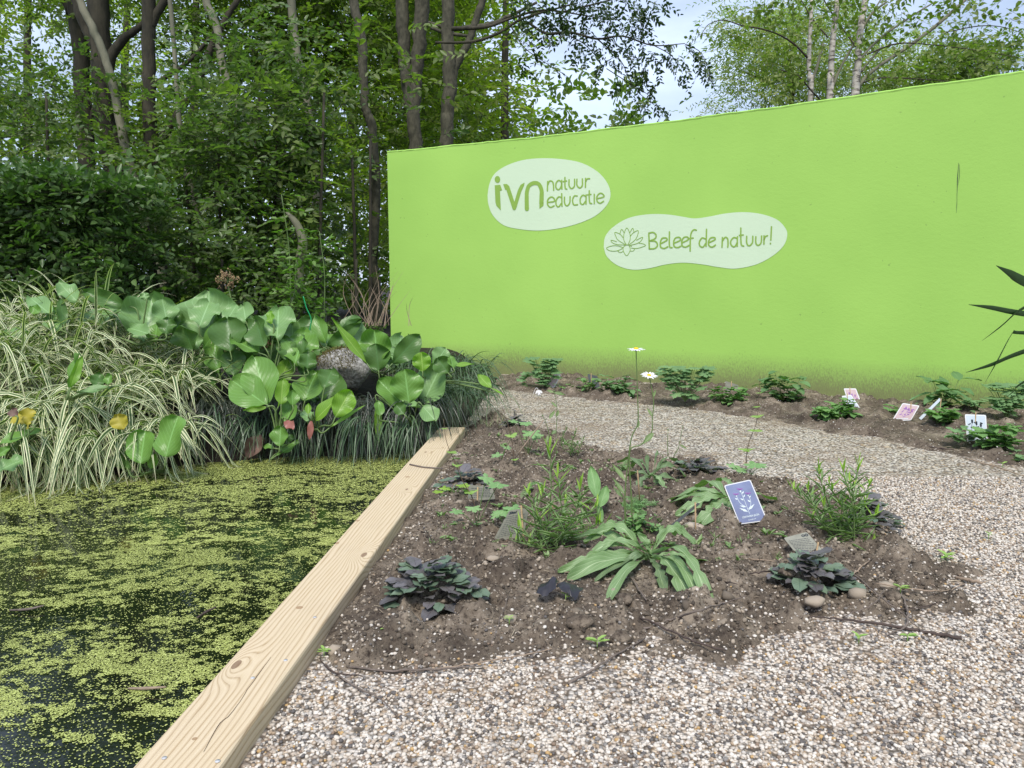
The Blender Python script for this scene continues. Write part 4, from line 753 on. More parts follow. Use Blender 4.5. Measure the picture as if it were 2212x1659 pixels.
birch('thickest white birch trunk with long limbs sweeping up to the right', [([(1210, -300), (1190, 0), (1165, 150), (1150, 300), (1140, 480), (1125, 620)], [11, 12, 13, 13, 14, 17], True, 0), ([(1900, -60), (1800, 30), (1640, 170), (1480, 290), (1300, 410), (1200, 490), (1140, 570)], [5, 6, 7, 7, 7, 8, 8], False, .3), ([(1330, 10), (1240, 80), (1170, 180)], [4, 5, 6], False, 0), ([(1640, 10), (1480, 110), (1320, 220), (1200, 330), (1140, 420)], [3, 4, 5, 5, 6], False, .4), ([(2180, 370), (1950, 330), (1640, 290), (1400, 280), (1200, 350)], [1, 1.5, 2, 3, 3], False, -.3), ([(1800, 530), (1560, 510), (1300, 500), (1180, 530)], [1, 2, 3, 3], False, -.3), ([(2200, 210), (2050, 170), (1900, 170), (1700, 210)], [1, 1.5, 2, 2], False, -.2), ([(1300, 300), (1220, 390), (1165, 460)], [3, 5, 5], False, 0)],
      [(1250, 60, 90, 13), (1400, 60, 90, 12), (1320, 200, 80, 8), (1560, 60, 90, 10), (1720, 60, 90, 10), (1880, 90, 80, 9), (2030, 90, 80, 9), (2150, 130, 60, 7), (1900, 180, 60, 6), (1800, 230, 70, 7), (1960, 290, 50, 5), (2080, 320, 50, 4), (2170, 370, 40, 3), (1650, 300, 80, 9), (1500, 400, 80, 9), (1700, 400, 90, 12), (1850, 380, 80, 11), (1980, 400, 70, 9), (1300, 420, 80, 9), (1250, 540, 70, 7), (1480, 500, 80, 9), (1700, 480, 80, 10), (1900, 450, 60, 7), (2050, 430, 50, 5), (2130, 420, 30, 2), (2000, 20, 120, 14), (1500, -120, 250, 28), (1900, -120, 200, 22)], 83)
Y = 15
tree('feathery_tree', 'soft yellow green feathery tree farther behind the birches', Y, [([zc(760, 200), zc(700, 420), zc(720, 600)], [4, 8, 10]), ([zc(400, 460), zc(500, 500), zc(620, 570)], [2, 4, 5], False)],
     [EL(*zc(420, 400), Y, 65, 28, .8), EL(*zc(560, 300), Y, 75, 40, 1), EL(*zc(450, 190), Y, 60, 32, .8), EL(*zc(360, 90), Y, 45, 22, .6), EL(*zc(520, 520), Y, 60, 50, 1), EL(*zc(420, 690), Y, 90, 16, .8), EL(*zc(800, 400), Y, 90, 90, 1.2), EL(*zc(1100, 450), Y, 110, 70, 1.4), EL(*zc(1450, 450), Y, 120, 60, 1.4), EL(*zc(900, 100), Y, 110, 70, 1.3)], 470, 6, .085, 'willow', 'bark_d', 90, sig=.17, slen=.42, K=10, lw=.3, twig=False, upn=.8, hang=.2)
tree('woodland_tree', 'dense dark green shrubby tree above the right end of the wall', 13, [([zc(1900, 350), zc(1900, 600)], [6, 8])], [EL(*zc(1900, 420), 13, 85, 30, .8), EL(*zc(1650, 470), 13, 80, 30, .8)], 60, 8, .07, 'hb_mid', 'bark_d', 91, group=WOOD, sig=.2, slen=.3)
for px, py, h, lab in ((1350, 262, 30, 'left sprig of leaves poking above the wall top against the sky'), (1390, 240, 40, 'right, taller sprig poking above the wall top against the sky')):
    Yw = 8.2; p = D(px, py+h+150, Yw); q = D(px, py, Yw); mb = MB(); tube(mb, [p, q], .004, 5, 1); r0 = np.random.default_rng(int(px)); n = 14; t = np.array([.98, .98, .98, .97, .95, .95, .9, .9, .88, .88, .84, .84, .8, .8]); az = r0.random(n)*6.28
    leaves6(mb, p+(q-p)*t[:, None], np.stack([np.cos(az), np.sin(az), .25+0*az], 1), np.tile([0, 0, 1.], (n, 1)), np.full(n, .055), np.full(n, .022)); tag(mb.build('tall_weed', [M['gerd'], M['twigm']], None, p), lab, 'plant', 'sprigs above the wall')
# ---------------------------------------------------------------- pond bank plants
def cv(v): return nrm(RT*v[0]+UP*v[1]+TC*v[2])
def sleaf(mb, b, t, wpx, Y, nv=(0, .45, .8), shape='round', **kw):
    """leaf traced by base and tip pixels at a distance; nv = its normal in (right, up, towards viewer)"""
    B = D(*b, Y); T0 = D(*t, Y); n = nrm(np.array(nv, float)); sx, sy = (t[0]-b[0])*Y/F, (b[1]-t[1])*Y/F
    dz = -(sx*n[0]+sy*n[1])/max(n[2], .35); dz = max(-.16, min(.16, dz)); T = B+RT*sx+UP*sy+TC*dz
    leaf(mb, B, T, wpx*Y/F*1.04, cv(n), shape, **kw); return B
def z4(x, y): return (x*.28655, 561.6+y*.28655)
def z5(x, y): return (432+x*.31247, 648+y*.31247)
BG = {}
def bergenia(key, rootpx, Y, label):
    base = D(*rootpx, Y); BG[key] = (empty('bergenia_plant', base, label, 'plant', 'bergenia plants on the pond bank'), base, rootpx, Y)
bergenia('a', z4(1640, 760), 4.3, 'big bergenia with the two largest round grey green leaves at its top')
bergenia('b', z4(260, 620), 4.22, 'bergenia poking out of the striped grass at its far left top')
bergenia('c', z4(1060, 640), 4.28, 'bergenia with one big round ribbed leaf behind the striped grass')
bergenia('d', z5(560, 930), 3.86, 'bergenia low at the water with one huge heart shaped glossy leaf')
bergenia('e', z5(500, 560), 4.12, 'bergenia with upright dark leaves between the dark seed heads')
bergenia('f', z5(1245, 560), 4.38, 'bergenia behind the granite boulder with upright folded leaves')
bergenia('g', z5(1475, 890), 4.02, 'bergenia rosette of four broad leaves beside the end of the timber')
bergenia('h', z4(1240, 1600), 3.6, 'bergenia with round dark leaves hanging at the water under the striped grass')
bergenia('i', z4(60, 1480), 3.3, 'bergenia at the left picture edge with torn pale leaf by the water')
bergenia('j', z5(560, 1060), 3.9, 'small three leaved bergenia seedling just above the duckweed')
bergenia('k', z5(800, 900), 3.9, 'bergenia with bright yellow green cupped leaves and one pink leaf')
bergenia('l', z5(880, 420), 5.0, 'bergenia at the back of the bank beside the green cane')
bergenia('m', z4(560, 1050), 3.52, 'bergenia with one folded leaf standing in the middle of the striped grass')
bergenia('n', z5(1600, 560), 4.2, 'bergenia in the dark grass tuft nearest the wall foot')
U = (0, .75, .65); Fc_ = (0, .25, .95); Bk = (0, -.1, .95); Rt = (.55, .3, .75); Lf = (-.55, .3, .75)
BLV = [('a', 4, (1555, 450), (1530, 215), 400, 'p', Fc_, 'round'), ('a', 4, (1500, 440), (1490, 285), 200, 'p', U, 'round'), ('a', 4, (1560, 565), (1605, 362), 235, 'g', Lf, 'round'), ('a', 4, (1735, 690), (1690, 430), 240, 'd', Fc_, 'round'), ('a', 4, (1530, 670), (1625, 440), 105, 'g', (.8, .1, .5), 'oval'),
 ('a', 4, (1650, 855), (1580, 590), 140, 'g', (-.3, .1, .9), 'oval'), ('a', 4, (1620, 945), (1385, 770), 210, 'd', U, 'round'), ('a', 4, (1760, 870), (1740, 670), 170, 'd', Fc_, 'round'), ('a', 4, (1880, 600), (1810, 480), 120, 'd', Fc_, 'round'), ('a', 4, (1440, 640), (1400, 490), 180, 'd', Bk, 'round'), ('a', 4, (1500, 670), (1440, 560), 90, 'p', Fc_, 'oval'),
 ('a', 4, (1330, 560), (1300, 400), 150, 'd', Lf, 'round'), ('a', 4, (1700, 470), (1720, 330), 110, 'p', U, 'round'),
 ('e', 4, (1950, 700), (1705, 590), 150, 'g', U, 'round'), ('e', 4, (1990, 650), (1870, 440), 180, 'd', Lf, 'round'), ('e', 4, (2080, 490), (2000, 342), 210, 'p', U, 'round'), ('e', 5, (510, 170), (480, 40), 215, 'p', U, 'round'), ('e', 5, (500, 165), (460, 65), 60, 'y', (-.5, .1, .8), 'oval'), ('e', 5, (660, 340), (670, 200), 225, 'g', U, 'round'),
 ('e', 5, (720, 500), (702, 235), 90, 'd', (-.7, .1, .6), 'oval'), ('e', 5, (560, 430), (490, 280), 130, 'd', Lf, 'round'), ('e', 5, (740, 480), (730, 350), 110, 'd', Rt, 'oval'), ('e', 5, (640, 300), (600, 155), 120, 'p', U, 'round'), ('e', 5, (540, 600), (600, 385), 105, 'r2', (.3, .1, .9), 'oval'), ('e', 5, (400, 370), (290, 240), 130, 'g', U, 'round'), ('e', 5, (620, 420), (560, 240), 120, 'd', Fc_, 'round'), ('e', 4, (1830, 420), (1790, 340), 130, 'p', U, 'round'),
 ('b', 4, (580, 310), (410, 165), 120, 'p', (.2, .5, .8), 'oval'), ('b', 4, (375, 405), (128, 272), 130, 'p', (0, .6, .7), 'oval'), ('b', 4, (480, 490), (450, 285), 65, 'd', (.6, 0, .7), 'oval'), ('b', 4, (460, 530), (285, 430), 110, 'p', U, 'round'), ('b', 4, (130, 600), (10, 540), 120, 'p', U, 'round'), ('b', 4, (300, 400), (230, 350), 70, 'g', Fc_, 'oval'), ('b', 4, (210, 590), (150, 530), 60, 'g', Fc_, 'oval'), ('b', 4, (500, 420), (380, 360), 60, 'g', Fc_, 'oval'),
 ('c', 4, (965, 350), (640, 235), 110, 'd', Bk, 'oval'), ('c', 4, (1085, 500), (1075, 262), 335, 'p', Fc_, 'round'), ('c', 4, (770, 440), (740, 300), 200, 'p', U, 'round'), ('c', 4, (640, 470), (600, 380), 110, 'p', U, 'round'), ('c', 4, (1260, 470), (1215, 290), 170, 'p', Rt, 'round'), ('c', 4, (1100, 300), (1080, 240), 60, 'p', Fc_, 'oval'), ('c', 4, (1130, 560), (930, 500), 110, 'p', U, 'round'), ('c', 4, (1170, 590), (1160, 470), 140, 'g', Fc_, 'round'), ('c', 4, (1250, 560), (1260, 430), 120, 'd', Fc_, 'round'),
 ('d', 4, (2015, 1085), (1860, 725), 250, 'g', (-.1, .3, .9), 'round'), ('d', 4, (2005, 1090), (1695, 915), 235, 'g', (-.2, .55, .8), 'round'), ('d', 5, (600, 850), (590, 725), 115, 'g', U, 'round'), ('d', 5, (560, 725), (555, 540), 100, 'y', Rt, 'oval'), ('d', 5, (540, 740), (610, 570), 85, 'y', Lf, 'oval'), ('d', 5, (640, 730), (630, 620), 80, 'g', Rt, 'oval'), ('d', 5, (600, 830), (665, 890), 60, 'r', U, 'oval'), ('d', 4, (2010, 1110), (1830, 1130), 40, 'y', Bk, 'oval'),
 ('k', 5, (725, 700), (765, 480), 205, 'g', (.1, .4, .85), 'round'), ('k', 5, (860, 610), (890, 470), 130, 'd', (.1, .5, .8), 'round'), ('k', 5, (790, 840), (970, 645), 105, 'y', (-.5, .35, .7), 'oval'), ('k', 5, (935, 810), (1030, 622), 140, 'y', (.1, .3, .9), 'round'), ('k', 5, (700, 775), (800, 825), 80, 'p', U, 'oval'), ('k', 5, (770, 830), (760, 965), 38, 'r', Fc_, 'oval'), ('k', 5, (750, 790), (745, 715), 40, 'y', Fc_, 'oval'), ('k', 5, (900, 880), (1130, 710), 26, 'y', Fc_, 'lance'),
 ('j', 5, (550, 1012), (550, 870), 112, 'g', Fc_, 'round'), ('j', 5, (528, 1075), (655, 985), 66, 'g', U, 'oval'), ('j', 5, (512, 1025), (425, 1010), 45, 'g', U, 'oval'), ('j', 5, (610, 985), (630, 930), 50, 'd', Fc_, 'round'),
 ('f', 5, (1230, 440), (1200, 208), 195, 'g', (0, .2, .95), 'round'), ('f', 5, (1235, 490), (1215, 300), 175, 'd', (0, -.15, .95), 'round'), ('f', 5, (1155, 440), (925, 128), 62, 'y', (.5, .2, .8), 'lance'), ('f', 5, (1330, 440), (1520, 235), 130, 'd', (.3, -.2, .9), 'round'), ('f', 5, (1320, 460), (1290, 400), 60, 'd', Rt, 'oval'),
 ('l', 5, (870, 300), (785, 95), 95, 'g', Fc_, 'oval'), ('l', 5, (880, 330), (850, 210), 110, 'g', U, 'round'), ('l', 5, (880, 320), (1120, 160), 85, 'd', Bk, 'oval'), ('l', 5, (800, 260), (750, 200), 70, 'p', U, 'round'), ('l', 5, (860, 380), (780, 345), 70, 'd', U, 'oval'), ('l', 5, (910, 350), (985, 285), 80, 'd', Lf, 'oval'),
 ('g', 5, (1400, 730), (1232, 545), 150, 'g', (.3, .45, .8), 'round'), ('g', 5, (1445, 715), (1415, 475), 205, 'g', (0, .1, .95), 'round'), ('g', 5, (1535, 725), (1665, 460), 225, 'p', (-.15, .3, .9), 'round'), ('g', 5, (1300, 690), (1555, 745), 85, 'p', (0, .85, .5), 'oval'), ('g', 5, (1540, 735), (1640, 830), 125, 'p', (.1, .7, .6), 'round'), ('g', 5, (1410, 790), (1350, 720), 80, 'd', Fc_, 'oval'),
 ('g', 5, (1245, 800), (1225, 690), 70, 'g', Rt, 'oval'), ('g', 5, (1225, 720), (1245, 1005), 50, 'y', (.3, .1, .9), 'lance'),
 ('n', 5, (1540, 495), (1530, 358), 115, 'y', (-.2, .1, .9), 'round'), ('n', 5, (1620, 450), (1700, 325), 120, 'p', (.2, .4, .8), 'round'), ('n', 5, (1690, 470), (1640, 400), 120, 'd', Fc_, 'round'), ('n', 5, (1750, 450), (1900, 452), 42, 'y', U, 'lance'), ('n', 5, (2010, 610), (1920, 515), 62, 'y', (0, .5, .8), 'oval'), ('n', 5, (2005, 605), (2105, 655), 18, 'y', U, 'lance'), ('n', 5, (1750, 470), (1730, 380), 70, 'g', Rt, 'oval'),
 ('h', 4, (1060, 1535), (1040, 1285), 225, 'g', (0, .3, .9), 'round'), ('h', 4, (1250, 1485), (1285, 1165), 245, 'g', (-.1, .2, .95), 'round'), ('h', 4, (960, 1570), (800, 1330), 220, 'd', Lf, 'round'), ('h', 4, (930, 1470), (900, 1280), 130, 'd', Fc_, 'round'), ('h', 4, (1135, 1575), (1150, 1465), 66, 'y', Rt, 'oval'),
 ('i', 4, (-10, 1390), (205, 1270), 110, 'g', U, 'oval'), ('i', 4, (-30, 1600), (105, 1490), 130, 'p', U, 'round'), ('i', 4, (-30, 1480), (60, 1410), 60, 'g', Fc_, 'oval'), ('i', 4, (210, 1280), (205, 1110), 100, 'yl', (.2, .1, .9), 'lobed'), ('i', 4, (215, 1240), (50, 1180), 90, 'yl', (0, .5, .8), 'lobed'), ('i', 4, (120, 1180), (70, 1120), 70, 'dead', (0, .3, .8), 'oval'),
 ('m', 4, (520, 970), (575, 700), 95, 'g', (-.75, .1, .6), 'oval'), ('m', 4, (530, 965), (580, 720), 60, 'y', (.75, .1, .6), 'oval'), ('m', 4, (840, 960), (610, 1008), 75, 'p', U, 'lance'), ('m', 4, (710, 960), (720, 850), 90, 'd', Rt, 'oval'), ('m', 4, (810, 940), (820, 860), 60, 'g', Fc_, 'oval'), ('m', 4, (930, 1270), (880, 1160), 120, 'yl', Fc_, 'round')]
MK = {'g': 'berg', 'd': 'berg_d', 'p': 'berg_p', 'y': 'berg_y', 'r': 'berg_r', 'yl': 'berg_yl', 'dead': 'dead', 'r2': 'berg_y'}
LL = {'r': 'red withered leaf', 'yl': 'yellow dying leaf', 'dead': 'brown dead leaf', 'p': 'grey green leaf', 'y': 'bright yellow green leaf', 'r2': 'pale leaf blotched red'}
for k, (key, zz, b, t, w, mk, nv, shp) in enumerate(BLV):
    f_ = z4 if zz == 4 else z5; sc4 = .28655 if zz == 4 else .31247; root, base, rpx, Yr = BG[key]; r0 = random.Random(k)
    Y = Yr+r0.uniform(-.10, .10)-(.12 if f_(*b)[1] > rpx[1]-40 else 0)
    wl_ = np.hypot(t[0]-b[0], t[1]-b[1])
    if shp == 'round' and w > .92*wl_: f2 = 1.08*w/wl_; b = (t[0]+(b[0]-t[0])*f2, t[1]+(b[1]-t[1])*f2)
    mb = MB(); nvv = (nv[0]+r0.uniform(-.18, .18), nv[1]+r0.uniform(-.15, .15), nv[2])
    B = sleaf(mb, f_(*b), f_(*t), w*sc4*1.12, Y, nvv, shp, cup=r0.uniform(.06, .24), bend=r0.uniform(-.05, .13), wave=r0.uniform(.03, .085), n=18, m=12, seed=k, twist=r0.uniform(-.25, .25))
    d0 = nrm(D(*f_(*b), Y)-D(*f_(*t), Y)); L = np.linalg.norm(D(*f_(*b), Y)-D(*f_(*t), Y))
    end = base+np.array([r0.uniform(-.02, .02), r0.uniform(-.02, .02), 0]); mid = B+d0*min(.3*L, .05); q = (mid+end)/2+np.array([0, 0, .01])
    if key != 'm' or mk != 'yl': tube(mb, smooth([B-d0*.004, mid, q, end], 4), [.0032, .004, .0045, .006], 6, 1)
    o = mb.build('leaf', [M[MK[mk]], M['stalk']], root, base)
    if mk in LL: o['label'] = LL[mk]
# extra low leaves for body
for key, n_, sx, sy in (('a', 14, 70, 75), ('e', 14, 70, 85), ('c', 10, 70, 50), ('l', 8, 60, 50), ('d', 6, 60, 60), ('k', 6, 60, 70), ('g', 5, 60, 60), ('f', 6, 60, 40)):
    root, base, rpx, Yr = BG[key]; r0 = random.Random(hash(key) % 99 if False else ord(key))
    for k in range(n_):
        x = rpx[0]+r0.uniform(-sx, sx); y = rpx[1]-r0.uniform(5, sy); Y = Yr+r0.uniform(.18, .5); w = r0.uniform(40, 70); dx = r0.uniform(-25, 25)
        mb = MB(); B = sleaf(mb, (x, y), (x+dx, y-w*1.1), w, Y, (r0.uniform(-.5, .5), r0.uniform(0, .7), .7), r0.choice(['round', 'oval', 'oval']), cup=r0.uniform(.05, .3), bend=r0.uniform(-.05, .15), wave=.05, n=9, m=6, seed=k, twist=r0.uniform(-.5, .5))
        tube(mb, [B, base+np.array([0, Y-Yr, 0])], .0045, 5, 1); mb.build('leaf', [M[r0.choice(['berg_d', 'berg', 'berg_d', 'berg_d', 'berg_p'])], M['stalk']], root, base)
# seed heads
def seedhead(pts, r_px, Y, n, label, stalkm, seed):
    P = smooth([D(x, y, Y) for x, y in pts], 5); base = P[-1]; root = empty('dry_flower_head', base, label, 'seed head', 'dry bergenia flower heads'); r = np.random.default_rng(seed)
    mb = MB(); tube(mb, P, [.003, .0045, .006], 6)
    c = P[0]; R = r_px*Y/F; tips = c+nrm(r.normal(size=(n, 3))+np.array([0, 0, .5]))*R*(.5+.5*r.random((n, 1)))*np.array([1, .8, .75])
    for k in range(14): tube(mb, [P[1], tips[k]], [.0018, .001], 4)
    mb.build('stalk', stalkm, root, base); mb = MB(); stones(mb, np.vstack([tips+r.normal(size=(n, 3))*.006 for _ in range(4)]), .0026+.003*r.random(n*4), 1.2, .3, r); tag(mb.build('seed_cluster', M['brown_seed'], root, base), kind='stuff')
seedhead([z4(1710, 150), z4(1730, 240), z4(1750, 340), z4(1780, 470)], 26, 4.6, 60, 'tall rusty brown flower head standing above the big leaves', M['stalk'], 1)
seedhead([z4(2035, 510), z4(2040, 600), z4(2035, 700)], 17, 4.35, 40, 'blackish drooping flower head among the dark leaves', M['stemr'], 2)
seedhead([z4(1990, 640), z4(2030, 760), z4(2080, 900)], 17, 4.3, 26, 'thin reddish flower head low in front of the dark leaves', M['stemr'], 3)
# striped grass and dark grass
def tuft(name, px, py, Y, n, ln, wd, mat, label, seed, group, spread=.12, up=1.0, droop=1.0, front=.3, cat='grass', segs=9, zr=None):
    r = np.random.default_rng(seed); c = D(px, py, Y); mb = MB()
    for k in range(n):
        az = r.random()*6.283; h = np.array([math.cos(az), math.sin(az)*.9-front, 0]); h = h/np.linalg.norm(h); p0 = c+np.array([r.normal()*spread, r.normal()*spread*.7, r.normal()*.02]); L = ln*(.55+.65*r.random()); e = up*(.4+.8*r.random())
        t = np.linspace(0, 1, segs)[:, None]; g = droop*(.5+.7*r.random()); P = p0+h*L*(t*.75+.1*t**2)*(1.15-.35*e)+np.array([0, 0, 1.])*L*(e*t*1.05-g*1.05*t**2.1)
        P = P+r.normal(size=3)*.03*L*t**2; P[:, 2] = np.maximum(P[:, 2], WZ+.004)
        s = np.array([-h[1], h[0], 0])+r.normal(size=3)*.45; w = wd*(.65+.6*r.random()); ribbon(mb, P, [w*.6, w, w, w*.75, w*.12], s, fold=.14)
    if n > 400: pass
    return tag(mb.build(name, M[mat], None, c), label, cat, group)
SG = 'striped sedge tufts'
for px, py, Y, n, ln, lab, sd, sp, up, dr, fr in ((190, 740, 4.42, 300, .46, 'largest cream striped sedge tuft, at the top of the bank', 11, .16, 1.1, .95, .35), (15, 780, 4.0, 240, .52, 'cream striped sedge tuft at the left picture edge', 12, .16, 1.0, 1.0, .4),
  (235, 870, 3.86, 260, .44, 'cream striped sedge tuft fanning down to the duckweed', 13, .11, .75, 1.15, .7), (365, 830, 4.15, 200, .38, 'cream striped sedge tuft nearest the big heart shaped leaf', 14, .13, .9, 1.0, .4), (90, 885, 3.68, 230, .44, 'cream striped sedge tuft low at the left over the water', 15, .13, .7, 1.2, .6),
  (320, 765, 4.6, 120, .32, 'thin cream striped sedge tuft in front of the ribbed round leaf', 16, .12, .9, .9, .3), (160, 935, 3.62, 200, .34, 'cream striped sedge tuft just above the waterline, below the fanning one', 17, .14, .45, 1.4, 1.0), (330, 915, 3.8, 200, .34, 'cream striped sedge tuft beside the round leaves hanging at the water', 18, .12, .5, 1.3, .9),
  (60, 815, 4.0, 170, .4, 'cream striped sedge tuft in the middle of the left bank', 22, .18, .9, 1.0, .4), (190, 810, 4.1, 150, .38, 'cream striped sedge tuft behind the single folded bergenia leaf', 23, .15, .9, 1.0, .4),
  (-20, 930, 3.5, 260, .4, 'cream striped sedge tuft cut by the lower left edge of the bank', 19, .16, .5, 1.3, .8), (60, 700, 4.75, 200, .42, 'farthest cream striped sedge tuft in front of the hedge', 20, .2, 1.0, .9, .2), (450, 770, 4.5, 110, .38, 'sparse cream striped sedge tuft under the dark bergenia leaves', 21, .1, .8, 1.0, .5)):
    tuft('striped_sedge', px, py, Y, int(n*.85), ln*1.05, .016, 'sedge', lab, sd, SG, sp, up, dr, fr)
mb = MB(); r0 = np.random.default_rng(5)
DG = 'dark mondo grass tufts'
xs_ = [425, 480, 530, 585, 640, 700, 755, 810, 860, 905]
nm_ = ['left of the brown hanging leaf', 'just right of the striped sedge', 'behind the brown hanging leaf', 'above the three leaved seedling', 'under the huge heart shaped leaf', 'under the pink leaf', 'under the bright cupped leaves', 'below the granite boulder', 'under the rosette beside the timber', 'touching the end of the timber']
for k, x in enumerate(xs_):
    tuft('mondo_grass', x, 868+(k % 3)*6, 4.16-(.03*(k % 2)), 150, .27, .0058, 'mondo', 'blackish grass tuft hanging over the water, '+nm_[k], 30+k, DG, .07, .55, 1.5, 1.3)
    if k % 2 == 0: tuft('mondo_grass', x+20, 905, 4.02, 80, .22, .006, 'mondog', 'dark green grass tuft lower on the bank, '+nm_[k], 50+k, DG, .06, .45, 1.5, 1.6)
for x, y, Y, lab, n in ((975, 800, 4.75, 'dark green grass tuft in front of the left foot of the wall', 240), (1005, 850, 4.5, 'dark green grass tuft arching towards the gravel path', 240), (945, 850, 4.35, 'dark green grass tuft behind the end of the timber', 200), (900, 790, 4.7, 'dark green grass tuft right of the folded bergenia leaves', 160), (1010, 800, 4.9, 'small dark green grass tuft farthest right on the bank', 110)):
    tuft('mondo_grass', x, y, Y, n, .27, .0058, 'mondog', lab, int(x+y), DG, .08, .9, 1.25, .3)
tuft('dry_grass', 1062, 955, 4.35, 90, .16, .004, 'sedge', 'small thin yellowish grass tuft at the top corner of the bed', 77, None, .03, 1.4, .7, .1)
mb = MB(); r0 = np.random.default_rng(9); P0 = D(818, 620, 6.9)
for k in range(26):
    b = P0+np.array([r0.normal()*.12, r0.normal()*.08, -.35]); t = b+np.array([r0.normal()*.14, r0.normal()*.06, .25+.35*r0.random()]); ribbon(mb, smooth([b, (b+t)/2+r0.normal(size=3)*.03, t+np.array([r0.normal()*.08, 0, -.05])], 3), [.006, .005, .001], np.array([1, 0, 0]))
tag(mb.build('dry_reeds', M['twig_t'], None, P0-np.array([0, 0, .35])), 'tan dry stalks and leaves leaning against the wall end', 'dry stalks')
mb = MB(); tube(mb, smooth([D(x, y, 5.0) for x, y in ((655, 640), (662, 665), (672, 690), (668, 720))], 5), .004, 6)
tag(mb.build('garden_cane', M['c_green'] if 'c_green' in M else plain('cane_green', (.02, .35, .12), rough=.4), None, D(668, 720, 5.0)), 'thin bright green plastic plant tie behind the bergenias', 'plant tie')
# granite boulder with moss
def rock(name, c, rad, mat, seed, label, cat, group=None, sub=3, amp=.28, parent=None):
    import bmesh
    bm = bmesh.new(); bmesh.ops.create_icosphere(bm, subdivisions=sub, radius=1); r = np.random.default_rng(seed); pl = [(nrm(r.normal(size=3)), .62+.3*r.random()) for _ in range(9)]
    for v in bm.verts:
        p = np.array(v.co); dd = np.array([fbm(p[0]*1.6+seed, p[1]*1.6+p[2], seed, 3), fbm(p[1]*1.6, p[2]*1.6+3, seed+1, 3), fbm(p[2]*1.6+5, p[0]*1.6, seed+2, 3)])-.5; p = p+dd*amp*1.6
        for nn, h in pl:
            e = np.dot(p, nn)-h
            if e > 0: p = p-nn*e*.85
        v.co = p*np.array(rad)
    V = np.array([v.co for v in bm.verts])+c; Fr = np.array([[v.index for v in f.verts] for f in bm.faces]); bm.free(); mb = MB(); mb.add(V, Fr)
    o = mb.build(name, mat, parent, c); return (tag(o, label, cat, group) if label else o), V, Fr
c = D(745, 805, 4.55); ro, RV, RF = rock('granite_boulder', c, (.2, .17, .135), M['rock'], 5, 'speckled grey granite boulder with a mossy top on the bank', 'boulder', sub=4)
mb = MB(); r0 = np.random.default_rng(3); rr = RV-c; sel = rr[(rr[:, 2] > .04) & (rr[:, 0] < .09)]; sel = sel[fbm(sel[:, 0]*8, sel[:, 1]*8, 4) > .42]; n = 2600; P = sel[r0.integers(0, len(sel), n)]+r0.normal(size=(n, 3))*.007
leaves6(mb, P+c, np.stack([r0.normal(size=n)*.6, r0.normal(size=n)*.6, .8+0*P[:, 0]], 1), nrm(r0.normal(size=(n, 3))), np.full(n, .012), np.full(n, .004)); o = mb.build('moss', M['moss'], ro, c); o.location = (0, 0, 0); tag(o, kind='stuff')
c2 = D(690, 870, 4.35); rock('granite_boulder', c2, (.2, .12, .075), M['rock'], 8, 'smaller dark stone tucked below the mossy boulder', 'boulder')
# brown hanging leaf, twigs in the water
mb = MB(); sleaf(mb, z5(420, 930), z5(345, 1100), 34, 3.92, (.2, .2, .9), 'oval', cup=.5, bend=.1, wave=.12, n=14, m=8, seed=4); sleaf(mb, z5(400, 970), z5(450, 990), 16, 3.92, (.2, .4, .9), 'oval', cup=.4, wave=.1)
tag(mb.build('withered_leaf', M['dead'], None, D(*z5(380, 1000), 3.92)), 'large crumpled brown leaf hanging over the duckweed', 'leaf')
